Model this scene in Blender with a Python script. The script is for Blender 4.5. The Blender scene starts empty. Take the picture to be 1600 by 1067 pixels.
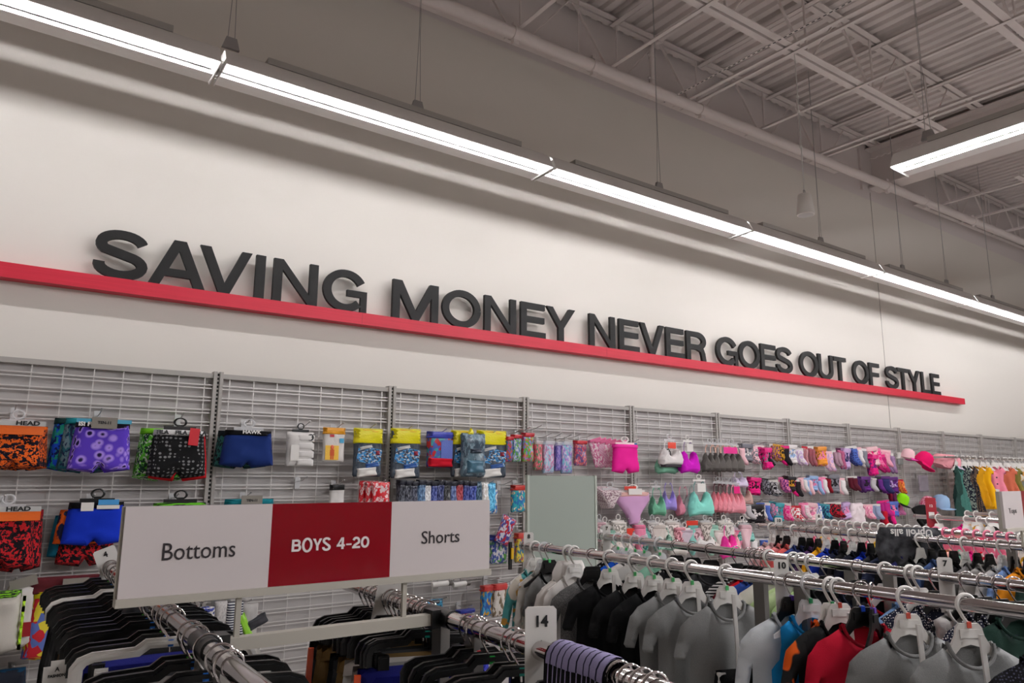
import bpy, bmesh, math, random
import numpy as np
from mathutils import Vector, Matrix, geometry, noise
random.seed(7)
S = bpy.context.scene
COL = S.collection
PI = math.pi
rad = math.radians

# ------------------------------------------------------------------ camera, world, exposure
FL, YAW, PITCH, ROLL, ZC = 1137.0, 0.623202, 0.181273, 0.0055808, 1.75
_f = np.array([math.sin(YAW)*math.cos(PITCH), math.cos(YAW)*math.cos(PITCH), math.sin(PITCH)])
_r0 = np.array([math.cos(YAW), -math.sin(YAW), 0.0]); _u0 = np.cross(_r0, _f)
_r = math.cos(ROLL)*_r0 + math.sin(ROLL)*_u0; _u = -math.sin(ROLL)*_r0 + math.cos(ROLL)*_u0
cd = bpy.data.cameras.new('camera'); cam = bpy.data.objects.new('camera', cd); COL.objects.link(cam)
cd.sensor_width = 36.0; cd.lens = FL/1600*36.0; cd.clip_start = 0.05; cd.clip_end = 200
cam.matrix_world = Matrix(((_r[0], _u[0], -_f[0], 0), (_r[1], _u[1], -_f[1], 0), (_r[2], _u[2], -_f[2], ZC), (0, 0, 0, 1)))
S.camera = cam
w = bpy.data.worlds.new('world'); S.world = w; w.use_nodes = True
w.node_tree.nodes['Background'].inputs[0].default_value = (0.8, 0.75, 0.7, 1)
w.node_tree.nodes['Background'].inputs[1].default_value = 0.02
S.view_settings.view_transform = 'Standard'; S.view_settings.look = 'None'
S.view_settings.gamma = 1.0; S.view_settings.exposure = 0.0; S.view_settings.use_curve_mapping = False
S.cycles.use_denoising = True; S.cycles.max_bounces = 7; S.cycles.diffuse_bounces = 4; S.cycles.glossy_bounces = 4
S.cycles.sample_clamp_indirect = 6.0; S.cycles.caustics_reflective = False
TUBE_WALL, TUBE_ROOM = 90.0, 395.0            # lamp tubes: strength of the wall row and of the rows over the floor

def ray(px, py): return _f + _r*(px-800)/FL - _u*(py-533.5)/FL
def at(px, py, Y):                         # the point of the plane y = Y seen at a pixel of the photograph
    d = ray(px, py); q = d*(Y/d[1]); return Vector((q[0], q[1], q[2]+ZC))
def atx(px, py, X):
    d = ray(px, py); q = d*(X/d[0]); return Vector((q[0], q[1], q[2]+ZC))
def pxof(p):
    d = np.array((p[0], p[1], p[2]-ZC)); return 800+FL*(d@_r)/(d@_f)

# ------------------------------------------------------------------ materials
def lin(c):
    return tuple(((x/255)/12.92 if x/255 <= .04045 else ((x/255+.055)/1.055)**2.4) for x in c)+(1.0,)
_M = {}
def M(name, c, rough=.6, metal=0.0, pat=None, c2=None, c3=None, scale=40.0, bump=0.0, spec=.5, alpha=1.0, trans=0.0, emit=0.0, coat=0.0, bscale=400.0):
    if name in _M: return _M[name]
    m = bpy.data.materials.new(name); m.use_nodes = True; nt = m.node_tree; N = nt.nodes; L = nt.links
    b = N['Principled BSDF']; b.inputs['Base Color'].default_value = lin(c)
    b.inputs['Roughness'].default_value = rough; b.inputs['Metallic'].default_value = metal
    b.inputs['Specular IOR Level'].default_value = spec; b.inputs['Coat Weight'].default_value = coat
    b.inputs['Coat Roughness'].default_value = .06
    b.inputs['Transmission Weight'].default_value = trans; b.inputs['Alpha'].default_value = alpha
    if emit:
        b.inputs['Emission Color'].default_value = lin(c); b.inputs['Emission Strength'].default_value = emit
    tc = N.new('ShaderNodeTexCoord')
    def mix(fac, a, bb):
        x = N.new('ShaderNodeMix'); x.data_type = 'RGBA'
        L.new(fac, x.inputs[0])
        for i, v in ((6, a), (7, bb)):
            if isinstance(v, tuple): x.inputs[i].default_value = v
            else: L.new(v, x.inputs[i])
        return x.outputs[2]
    def step(sock, lo, hi):
        x = N.new('ShaderNodeMapRange'); x.inputs[1].default_value = lo; x.inputs[2].default_value = hi; L.new(sock, x.inputs[0]); return x.outputs[0]
    def tex(kind, sc, **kw):
        t = N.new(kind); L.new(tc.outputs['Object'], t.inputs['Vector'])
        if 'Scale' in t.inputs: t.inputs['Scale'].default_value = sc
        for k, v in kw.items():
            if hasattr(t, k): setattr(t, k, v)
        return t
    col = None
    if pat == 'blotch':
        t = tex('ShaderNodeTexNoise', scale); t.inputs['Detail'].default_value = 2
        col = mix(step(t.outputs['Fac'], .49, .52), lin(c), lin(c2))
        if c3:
            t2 = tex('ShaderNodeTexNoise', scale*1.7); col = mix(step(t2.outputs['Fac'], .56, .59), col, lin(c3))
    elif pat == 'multi':                  # small printed patches of three colours
        t = tex('ShaderNodeTexVoronoi', scale); sp = N.new('ShaderNodeSeparateColor'); L.new(t.outputs['Color'], sp.inputs[0])
        col = mix(step(sp.outputs[0], .40, .41), lin(c), lin(c2)); col = mix(step(sp.outputs[1], .66, .67), col, lin(c3 or c2))
    elif pat == 'stripe':
        t = tex('ShaderNodeTexWave', scale); t.wave_type = 'BANDS'; t.bands_direction = 'Z'
        col = mix(step(t.outputs['Fac'], .48, .52), lin(c), lin(c2))
    elif pat == 'vstripe':
        t = tex('ShaderNodeTexWave', scale); t.wave_type = 'BANDS'; t.bands_direction = 'X'
        col = mix(step(t.outputs['Fac'], .90, .94), lin(c), lin(c2))
    elif pat == 'dots':
        t = tex('ShaderNodeTexVoronoi', scale); t.inputs['Randomness'].default_value = .25
        col = mix(step(t.outputs['Distance'], .30, .36), lin(c2), lin(c))
    elif pat == 'rings':
        t = tex('ShaderNodeTexVoronoi', scale)
        col = mix(step(t.outputs['Distance'], .38, .55), lin(c2), lin(c)); col = mix(step(t.outputs['Distance'], .24, .32), lin(c3), col)
    elif pat == 'heather':
        t = tex('ShaderNodeTexNoise', scale); t.inputs['Detail'].default_value = 6
        col = mix(step(t.outputs['Fac'], .35, .65), lin(c), lin(c2))
    elif pat == 'grain':
        mp = N.new('ShaderNodeMapping'); mp.inputs['Scale'].default_value = (.6, 40, 40); L.new(tc.outputs['Object'], mp.inputs[0])
        t = N.new('ShaderNodeTexNoise'); t.inputs['Scale'].default_value = scale; L.new(mp.outputs[0], t.inputs['Vector'])
        col = mix(step(t.outputs['Fac'], .35, .7), lin(c), lin(c2))
    elif pat == 'high':                    # greyer above the pipe; yellow lamp spill below is put into the colour
        sp = N.new('ShaderNodeSeparateXYZ'); L.new(tc.outputs['Object'], sp.inputs[0])
        col = mix(step(sp.outputs[2], 5.62, 5.64), lin(c), lin(c2))
    if col is not None: L.new(col, b.inputs['Base Color'])
    if bump:
        t = tex('ShaderNodeTexNoise', bscale); t.inputs['Detail'].default_value = 3
        bp = N.new('ShaderNodeBump'); bp.inputs['Strength'].default_value = bump; bp.inputs['Distance'].default_value = .004
        L.new(t.outputs['Fac'], bp.inputs['Height']); L.new(bp.outputs[0], b.inputs['Normal'])
    _M[name] = m
    return m
def fab(c, c2=None, pat=None, c3=None, scale=40.0):
    k = 'cloth_' + '_'.join(str(x) for x in (c, c2, pat, c3, scale))
    return M(k, c, .9, 0, pat, c2, c3, scale*.3, bump=.25, spec=.2, bscale=90)
def fabm(c, c2=None, pat=None, c3=None, scale=40.0):     # for cloth built at its real size
    k = 'weave_' + '_'.join(str(x) for x in (c, c2, pat, c3, scale))
    return M(k, c, .9, 0, pat, c2, c3, scale, bump=.2, spec=.2, bscale=300)
def gloss(c, c2=None, pat=None, c3=None, scale=60.0):
    k = 'film_' + '_'.join(str(x) for x in (c, c2, pat, c3, scale))
    return M(k, c, .28, 0, pat, c2, c3, scale*.3, bump=.35, spec=.5, bscale=14)
def plas(c, rough=.35): return M('plastic_%d_%d_%d_%s' % (*c, rough), c, rough)
CHROME = M('chrome', (205, 200, 200), .12, 1.0)
STEEL = M('galvanised_steel', (160, 158, 156), .4, .8)
ZINC = M('hook_zinc', (190, 188, 186), .3, .9)
CLEAR = M('clear_plastic', (235, 235, 235), .15, alpha=.45)
WHITE = plas((226, 222, 216)); BLACK = M('black_plastic', (9, 9, 9), .32)
DARK = M('dark_slot', (6, 6, 6), .8)
GREY_PAINT = M('grey_powder_coat', (168, 163, 157), .45)
BEIGE_PAINT = M('beige_powder_coat', (164, 158, 146), .5)
CARD = plas((222, 218, 212), .5); INK = M('black_ink', (14, 14, 14), .5)

# ------------------------------------------------------------------ mesh kit
class MB:
    def __init__(s): s.v = []; s.f = []; s.m = []
    def add(s, v, f, m=0):
        o = len(s.v); s.v += [tuple(p) for p in v]
        for q in f: s.f.append([i+o for i in q]); s.m.append(m)
        return s
    def box(s, x0, x1, y0, y1, z0, z1, m=0):
        v = [(x, y, z) for x in (x0, x1) for y in (y0, y1) for z in (z0, z1)]
        return s.add(v, [(0, 1, 3, 2), (4, 6, 7, 5), (0, 4, 5, 1), (2, 3, 7, 6), (0, 2, 6, 4), (1, 5, 7, 3)], m)
    def bar(s, p, q, w, h, m=0, up=(0, 0, 1)):
        p = Vector(p); q = Vector(q); d = (q-p).normalized(); up = Vector(up)
        if abs(d.dot(up)) > .98: up = Vector((0, 1, 0))
        a = d.cross(up).normalized(); b = a.cross(d)
        v = [c + a*i*w/2 + b*j*h/2 for c in (p, q) for i, j in ((-1, -1), (1, -1), (1, 1), (-1, 1))]
        return s.add(v, [(0, 3, 2, 1), (4, 5, 6, 7), (0, 1, 5, 4), (1, 2, 6, 5), (2, 3, 7, 6), (3, 0, 4, 7)], m)
    def tube(s, pts, r, n=6, m=0, caps=True):
        P = [Vector(p) for p in pts]; rs = r if isinstance(r, (list, tuple)) else [r]*len(P)
        t0 = (P[1]-P[0]).normalized(); up = Vector((0, 0, 1)) if abs(t0.z) < .9 else Vector((0, 1, 0))
        a = t0.cross(up).normalized(); v = []
        for i, p in enumerate(P):
            t = (P[min(i+1, len(P)-1)]-P[max(i-1, 0)]).normalized()
            a = (a - t*a.dot(t)).normalized(); b = t.cross(a)
            v += [p + (a*math.cos(2*PI*k/n) + b*math.sin(2*PI*k/n))*rs[i] for k in range(n)]
        f = [(i*n+k, i*n+(k+1) % n, (i+1)*n+(k+1) % n, (i+1)*n+k) for i in range(len(P)-1) for k in range(n)]
        if caps: f += [tuple(range(n))[::-1], tuple(range((len(P)-1)*n, len(P)*n))]
        return s.add(v, f, m)
    def lathe(s, prof, n=24, m=0, c=(0, 0, 0)):
        v = [(c[0]+r*math.cos(2*PI*k/n), c[1]+r*math.sin(2*PI*k/n), c[2]+z) for r, z in prof for k in range(n)]
        f = [(i*n+k, i*n+(k+1) % n, (i+1)*n+(k+1) % n, (i+1)*n+k) for i in range(len(prof)-1) for k in range(n)]
        f += [tuple(range(n))[::-1], tuple(range((len(prof)-1)*n, len(prof)*n))]
        return s.add(v, f, m)
    def prism(s, poly, y0, y1, m=0):        # outline in the x-z plane, thickness along y
        n = len(poly); v = [(x, y0, z) for x, z in poly] + [(x, y1, z) for x, z in poly]
        tr = geometry.tessellate_polygon([[Vector((x, z, 0)) for x, z in poly]])
        f = [tuple(t) for t in tr] + [tuple(i+n for i in t[::-1]) for t in tr]
        f += [(i, (i+1) % n, n+(i+1) % n, n+i) for i in range(n)]
        return s.add(v, f, m)
    def strip(s, path, wd, y0, y1, m=0, closed=False):   # ribbon of width wd along a path in the x-z plane
        P = [Vector((a, b)) for a, b in path]; n = len(P); L = []; R = []
        for i in range(n):
            a = P[(i-1) % n] if (closed or i) else P[0]; b = P[(i+1) % n] if (closed or i < n-1) else P[-1]
            t1 = (P[i]-a).normalized() if (P[i]-a).length > 1e-9 else None; t2 = (b-P[i]).normalized() if (b-P[i]).length > 1e-9 else None
            t1 = t1 or t2; t2 = t2 or t1
            t = (t1+t2).normalized(); nn = Vector((-t.y, t.x)); k = 1/max(.45, nn.dot(Vector((-t1.y, t1.x))))
            ww = wd[i] if isinstance(wd, (list, tuple)) else wd
            L.append(P[i]+nn*ww/2*k); R.append(P[i]-nn*ww/2*k)
        v = [(p.x, y, p.y) for p, y in [(q, yy) for grp in (L, R) for yy in (y0, y1) for q in grp]]
        f = []
        for i in range(n if closed else n-1):
            j = (i+1) % n
            f += [(i, j, 2*n+j, 2*n+i), (n+i, 3*n+i, 3*n+j, n+j), (i, n+i, n+j, j), (2*n+i, 2*n+j, 3*n+j, 3*n+i)]
        if not closed: f += [(0, 2*n, 3*n, n), (n-1, 2*n-1, 4*n-1, 3*n-1)]
        return s.add(v, f, m)
    def inflate(s, poly, t, res, soft=.06, fold=None, m=0, p=.5):
        v, f = puff(poly, t, res, soft, fold, p); return s.add(v, f, m)
    def mesh(s, name, slots=None, smooth=45):
        me = bpy.data.meshes.new(name); me.from_pydata(s.v, [], s.f)
        n = slots or (max(s.m)+1 if s.m else 1)
        for _ in range(n): me.materials.append(None)
        me.polygons.foreach_set('material_index', s.m)
        bm = bmesh.new(); bm.from_mesh(me); bmesh.ops.recalc_face_normals(bm, faces=bm.faces); bm.to_mesh(me); bm.free()
        if smooth:
            me.polygons.foreach_set('use_smooth', [True]*len(me.polygons)); me.set_sharp_from_angle(angle=rad(smooth))
        me.update(); return me

def puff(poly, t, res, soft=.06, fold=None, p=.5):
    pts = []
    n = len(poly)
    for i in range(n):
        a = Vector(poly[i]); b = Vector(poly[(i+1) % n]); k = max(1, math.ceil((b-a).length/res))
        pts += [tuple(a.lerp(b, j/k)) for j in range(k)]
    B = np.array(pts); nb = len(B)
    A0 = B; A1 = np.roll(B, -1, 0); D = A1-A0; DD = (D*D).sum(1)+1e-12
    def dist(Q):
        w_ = Q[:, None, :]-A0[None]; h = np.clip((w_*D[None]).sum(2)/DD[None], 0, 1); e = w_-h[..., None]*D[None]
        return np.sqrt((e*e).sum(2).min(1))
    def inside(Q):
        x = Q[:, 0][:, None]; y = Q[:, 1][:, None]
        c = ((A0[None, :, 1] > y) != (A1[None, :, 1] > y))
        xx = A0[None, :, 0]+(y-A0[None, :, 1])*D[None, :, 0]/np.where(np.abs(D[None, :, 1]) < 1e-12, 1e-12, D[None, :, 1])
        return ((c & (x < xx)).sum(1) % 2) == 1
    lo = B.min(0); hi = B.max(0); g = []
    j = 0; z = lo[1]+res/2
    while z < hi[1]:
        x = lo[0]+(res/2 if j % 2 else res)
        while x < hi[0]: g.append((x, z)); x += res
        z += res*.87; j += 1
    G = np.array(g) if g else np.zeros((0, 2))
    if len(G):
        G = G[inside(G)]
    if len(G): G = G[dist(G) > res*.45]
    allp = [Vector(q) for q in B] + [Vector(q) for q in G]
    ov, oe, of, vi, ei, fi = geometry.delaunay_2d_cdt(allp, [(i, (i+1) % nb) for i in range(nb)], [], 1, 1e-6)
    P = np.array([tuple(q) for q in ov]); cen = np.array([P[list(q)].mean(0) for q in of]); ok = inside(cen)
    F = [tuple(q) for q, o in zip(of, ok) if o]
    d = dist(P); on = d < 1e-5
    y = t*(1-(1-np.minimum(d/soft, 1))**2)**p
    fo = [fold(a, b) if fold else 0.0 for a, b in P]
    v = [(P[i][0], -y[i]+fo[i], P[i][1]) for i in range(len(P))]
    back = {}
    for i in range(len(P)):
        if on[i]: back[i] = i
        else: back[i] = len(v); v.append((P[i][0], y[i]+fo[i], P[i][1]))
    return v, F + [tuple(back[i] for i in q[::-1]) for q in F]

_MESH = {}
def cached(key, fn, slots=None, smooth=45):
    if key not in _MESH: _MESH[key] = fn().mesh(key, slots, smooth)
    return _MESH[key]
def put(name, me, mats, parent=None, loc=(0, 0, 0), rot=(0, 0, 0), sc=(1, 1, 1)):
    o = bpy.data.objects.new(name, me); COL.objects.link(o)
    mats = mats if isinstance(mats, (list, tuple)) else [mats]
    for i, sl in enumerate(o.material_slots):
        sl.link = 'OBJECT'; sl.material = mats[min(i, len(mats)-1)]
    o.location = loc; o.rotation_euler = rot; o.scale = sc
    if parent: o.parent = parent
    return o
def tag(o, label, cat, group=None):
    o['label'] = label; o['category'] = cat
    if group: o['group'] = group
    return o
def thing(name, label, cat, loc, rz=0.0, group=None, rx=0.0, ry=0.0):
    o = bpy.data.objects.new(name, None); COL.objects.link(o); o.empty_display_size = .05
    o.location = loc; o.rotation_euler = (rx, ry, rz)
    return tag(o, label, cat, group)
def struct(name, mb, mat, smooth=30):
    o = put(name, mb.mesh(name, smooth=smooth), mat); o['kind'] = 'structure'; return o
def text_mesh(body, size, bold=0.0, depth=.0006, shear=0.0, spacing=1.0, key=None):
    k = ('text', body, size, bold, shear, spacing)
    if k in _MESH: return _MESH[k]
    c = bpy.data.curves.new('lettering', 'FONT'); c.body = body; c.size = size; c.extrude = depth; c.offset = bold; c.shear = shear
    c.align_x = 'CENTER'; c.align_y = 'CENTER'; c.space_character = spacing; c.resolution_u = 3
    o = bpy.data.objects.new('lettering', c); COL.objects.link(o); bpy.context.view_layer.update()
    me = bpy.data.meshes.new_from_object(o.evaluated_get(bpy.context.evaluated_depsgraph_get()))
    bpy.data.objects.remove(o); bpy.data.curves.remove(c)
    me.materials.clear(); me.materials.append(None); me.name = 'lettering'
    _MESH[k] = me; return me
def text(body, size, mat, parent, loc, bold=0.0, ry=0.0, sx=1.0, **kw):
    return put('lettering', text_mesh(body, size, bold, **kw), mat, parent, loc, (PI/2, ry, 0), (sx, 1, 1))
ORD = 'first second third fourth fifth sixth seventh eighth ninth tenth eleventh twelfth thirteenth fourteenth fifteenth sixteenth seventeenth eighteenth nineteenth twentieth'.split()
ORD += ['twenty-'+q for q in ORD[:9]] + ['thirtieth'] + ['thirty-'+q for q in ORD[:9]] + ['fortieth'] + ['forty-'+q for q in ORD[:9]]

# ------------------------------------------------------------------ the room
WY = 5.02                                     # the painted wall
BAY, X0, GF = 1.219, 1.165, 4.82              # wall fixture: bay width, one upright, front face
SL = .0205                                    # the roof climbs gently along the wall
def chord(x): return ZC + 4.535 + SL*(x-4.1)  # underside of the joists' top chords
PAINT = M('wall_paint', (224, 218, 209), .75, pat='high', c2=(218, 209, 206), bump=.06, bscale=60)
ROOFP = M('roof_paint', (220, 210, 206), .7, bump=.03)
struct('floor', MB().box(-7, 24, -15, 5.1, -.1, 0), M('floor_tile', (182, 178, 174), .35))
struct('wall_back', MB().box(-7, 24, WY, WY+.2, 0, 7.2), PAINT)
struct('wall_left', MB().box(-7.2, -7, -15, WY, 0, 7.2), PAINT)
struct('wall_front', MB().box(-7, 24, -15.2, -15, 0, 7.2), PAINT)
struct('wall_right', MB().box(24, 24.2, -15, WY, 0, 7.2), PAINT)
def deck():
    m = MB(); prof = []; x = -7.0; d = .04; p = .1524
    while x < 24:
        prof += [(x, 0), (x+.078, 0), (x+.096, d), (x+p-.018, d)]; x += p
    v = []; n = len(prof)
    for y in (-15, WY):
        v += [(x, y, chord(x)+.066+z) for x, z in prof]
    return m.add(v, [(i, i+1, n+i+1, n+i) for i in range(n-1)])
struct('ceiling', deck(), ROOFP, smooth=0)
# panel joint in the wall
struct('trim_1', MB().box(at(1374, 470, WY).x-.003, at(1374, 470, WY).x+.003, WY-.004, WY, 2.4, 5.75), M('joint_line', (150, 143, 134), .8))
struct('trim_2', MB().box(9.65, 9.68, WY-.03, WY, 5.74, 6.35), ROOFP)   # angle behind the girder's end

# roof joists
def joist(y, xa, xb, label, node=4.17, webs=None):
    t = thing('roof_joist', label, 'roof joist', ((xa+xb)/2, y, 0), group='steel joists under the roof deck'); cx = (xa+xb)/2
    def ang(dz, key):
        b = MB()
        for sgn in (-1, 1):
            za, zb = chord(xa)+dz, chord(xb)+dz
            b.bar((xa-cx, sgn*.040, za+.004), (xb-cx, sgn*.040, zb+.004), .058, .008)
            b.bar((xa-cx, sgn*.014, za+.03), (xb-cx, sgn*.014, zb+.03), .008, .06)
        return b
    put('top_chord', ang(0, 't').mesh('joist_chord', smooth=0), ROOFP, t)
    b = MB()
    xc, xd = xa+(0.0 if xa < 5 else .9), xb-(1.1 if xb < 11 else 0)
    for sgn in (-1, 1):
        za, zb = chord(xc)-.64, chord(xd)-.64
        b.bar((xc-cx, sgn*.046, za), (xd-cx, sgn*.046, zb), .066, .008)
        b.bar((xc-cx, sgn*.016, za+.03), (xd-cx, sgn*.016, zb+.03), .008, .06)
    put('bottom_chord', b.mesh('joist_chord', smooth=0), ROOFP, t)
    k = math.ceil((xc-node)/1.22)
    while node+k*1.22+.61 < xd:
        x = node+k*1.22; zt = chord(x)+.02; zb = chord(x)-.61
        put('web', MB().bar((x-cx+.03, 0, zt), (x-cx+.55, 0, zb), .022, .022).mesh('joist_web', smooth=0), ROOFP, t)
        put('web', MB().tube([(x-cx+.67, 0, zb), (x-cx+1.19, 0, zt)], .009, 6).mesh('joist_web'), ROOFP, t)
        put('web', MB().tube([(x-cx+.615, 0, zb), (x-cx+.615, 0, zt)], .011, 6).mesh('joist_web'), ROOFP, t)
        k += 1
    return t
joist(4.86, -1.0, 9.95, 'roof joist running along the wall just above the long pipe')
joist(3.53, -1.0, 9.95, 'second roof joist out from the wall, its bottom chord ending near the girder')
joist(2.20, 4.0, 9.95, 'third roof joist out from the wall, beyond the speaker')
joist(4.86, 10.1, 22, 'roof joist along the wall beyond the deep girder', node=10.5)
joist(3.53, 10.1, 22, 'roof joist beyond the girder, second out from the wall', node=10.5)
joist(2.20, 10.1, 22, 'roof joist beyond the girder, third out from the wall', node=10.5)

# girder
gx0, gx1 = 9.86, 10.16; gz1 = chord(10)-.0; gz0 = ZC+4.05
b = MB().box(gx0, gx1, -6, WY, gz0, gz0+.022).box(gx0, gx1, -6, WY, gz1-.022, gz1).box((gx0+gx1)/2-.007, (gx0+gx1)/2+.007, -6, WY, gz0+.02, gz1-.02)
tag(put('roof_girder', b.mesh('girder', smooth=0), ROOFP), 'deep painted steel girder meeting the wall, behind the short light fixture', 'girder')
# bridging between the joists (angles running out from the wall)
def bridging(x, lvl, y0, y1, label, w=.04, pair=False):
    z = chord(x) + (-.645 if lvl == 'b' else -.012)
    b = MB().bar((0, y0, 0), (0, y1, 0), w, .006).bar((w/2, y0, .02), (w/2, y1, .02), .006, w)
    tag(put('bridging_angle', b.mesh('bridging_angle', smooth=0), ROOFP, None, (x, 0, z-.01)), label, 'bridging', 'bridging angles between the joists')
def xz(px, py, lvl):
    d = ray(px, py); x = 5.0
    for _ in range(20): x = (chord(x) - (.66 if lvl == 'b' else .02) - ZC)*d[0]/d[2]
    return x
for i, (px, py, lv, lab) in enumerate([(840, 22, 'b', 'bridging angle at joist bottoms nearest the frame top edge'), (1035, 55, 'b', 'bridging angle at joist bottoms, crossing before the branch pipe'),
        (1150, 118, 'b', 'bridging angle at joist bottoms, one of a close pair by the dashed strap, upper'), (1160, 125, 'b', 'bridging angle at joist bottoms, one of a close pair by the dashed strap, lower'),
        (1300, 155, 'b', 'bridging angle at joist bottoms, passing behind the speaker cable'), (1360, 212, 'b', 'bridging angle at joist bottoms, upper of the pair before the girder'), (1370, 216, 'b', 'bridging angle at joist bottoms, lower of the pair before the girder'),
        (950, 45, 't', 'bridging angle at joist tops above the branch pipe'), (1085, 108, 't', 'bridging angle at joist tops beside the dashed strap'), (1190, 158, 't', 'bridging angle at joist tops over the speaker cable'), (1300, 200, 't', 'bridging angle at joist tops nearest the girder')]):
    bridging(xz(px, py, lv), lv, -1.0, 4.9, lab, w=.04 if lv == 'b' else .06)
for i, (x, lab) in enumerate([(11.3, 'first'), (12.4, 'second'), (13.6, 'third'), (14.9, 'fourth'), (16.3, 'fifth')]):
    bridging(x, 'b', -1, 4.9, 'bridging angle at joist bottoms, %s beyond the girder' % lab)
# perforated strap and cable along the girder
def strap(x, z, y0, y1, label):
    b = MB().box(-.012, .012, y0, y1, -.002, .002, 0)
    y = y0+.02
    while y < y1-.03: b.box(-.006, .006, y, y+.03, -.0028, -.0021, 1); y += .055
    tag(put('perforated_strap', b.mesh('strap', smooth=0), [ROOFP, DARK], None, (x, 0, z)), label, 'strap')
xs = xz(1130, 105, 'b'); strap(xs, chord(xs)-.69, -.5, 4.86, 'perforated metal strap with dark slots crossing under the joists')
xs = 9.75; b = MB()
pts = [(0, 4.9-.02*k, .012*math.sin(k*1.3)) for k in range(0, 260)]
tag(put('armoured_cable', b.tube(pts, .009, 5).mesh('cable'), ROOFP, None, (9.74, 0, ZC+4.42)), 'wavy armoured cable along the face of the girder', 'cable')

# fire pipe on the wall side, with couplings, branch and hangers
PX0, PZ0, PS, PY = -1.0, ZC+3.78, .0235, 4.70
def pz(x): return PZ0 + PS*(x-2.3)
t = thing('sprinkler_pipe', 'long painted fire pipe along the top of the wall', 'pipe', (0, PY, 0))
put('pipe', MB().tube([(-2, 0, pz(-2)), (23.5, 0, pz(23.5))], .057, 20).mesh('pipe'), ROOFP, t)
for px, py in ((805, 62), (928, 118), (1096, 178), (1386, 294), (1446, 322), (1522, 352)):
    x = at(px, py, PY).x
    b = MB().tube([(x-.035, 0, pz(x)), (x+.035, 0, pz(x))], .066, 20).box(x-.03, x+.03, -.02, .02, pz(x)+.06, pz(x)+.10).box(x-.03, x+.03, -.02, .02, pz(x)-.10, pz(x)-.06)
    put('coupling', b.mesh('coupling'), ROOFP, t)
for px, py in ((905, 108), (1250, 235), (1545, 360)):
    x = at(px, py, PY).x
    put('hanger_rod', MB().tube([(x, 0, pz(x)+.05), (x, 0, chord(x)-.02)], .006, 6).mesh('rod'), ROOFP, t)
xb = at(1020, 140, PY).x; zb = chord(xb)-.70+.62
put('riser', MB().tube([(xb, 0, pz(xb)+.05), (xb, 0, pz(xb)+.45), (xb, -.04, pz(xb)+.5), (xb, -.12, pz(xb)+.5), (xb, -4.5, pz(xb)+.5)], .026, 12).mesh('riser'), ROOFP, t)
for dy in (-.1, -.78):
    put('tee_fitting', MB().tube([(xb, dy-.03, pz(xb)+.5), (xb, dy+.03, pz(xb)+.5)], .037, 12).tube([(xb, dy, pz(xb)+.5), (xb, dy, pz(xb)+.56)], .014, 8).mesh('fitting'), ROOFP, t)
for dz in (.10, .36):
    put('fitting', MB().tube([(xb, 0, pz(xb)+dz), (xb, 0, pz(xb)+dz+.05)], .036, 12).tube([(xb-.06, 0, pz(xb)+dz+.025), (xb+.06, 0, pz(xb)+dz+.025)], .01, 8).mesh('fitting'), ROOFP, t)

# ------------------------------------------------------------------ light fixtures (their lamps light the place)
LENS = M('lamp_tube_wall', (251, 250, 254), .4, emit=TUBE_WALL); LENS2 = M('lamp_tube_room', (251, 250, 254), .4, emit=TUBE_ROOM)
ENAM = M('white_enamel', (235, 232, 228), .35)
FZ = ZC + 2.30
def fixture_mesh(L):                      # runs along +x, room side towards -y
    k = {}
    h = MB().strip([(.02, .0), (.075, .105), (.10, .125), (.235, .125), (.26, .105)], .004, 0, L)    # housing (profile in y-z, swept along x)
    h2 = MB().strip([(.30, .105), (.30, .058)], .003, 0, L).strip([(.30, .042), (.30, .002)], .003, 0, L).strip([(.255, .105), (.302, .105)], .004, 0, L)
    wing = MB().strip([(.19, .0), (.19, .023)], .003, 0, L).strip([(.19, .034), (.205, .105), (.23, .122)], .003, 0, L)
    fl = MB().strip([(.19, .002), (.245, .002)], .003, 0, L).strip([(.249, .004), (.302, .002)], .003, 0, L)
    out = []
    for q in (h, h2, wing, fl):
        q.v = [(y, x, z) for x, y, z in q.v]; out.append(q)
    return out
_fm = {}
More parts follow.
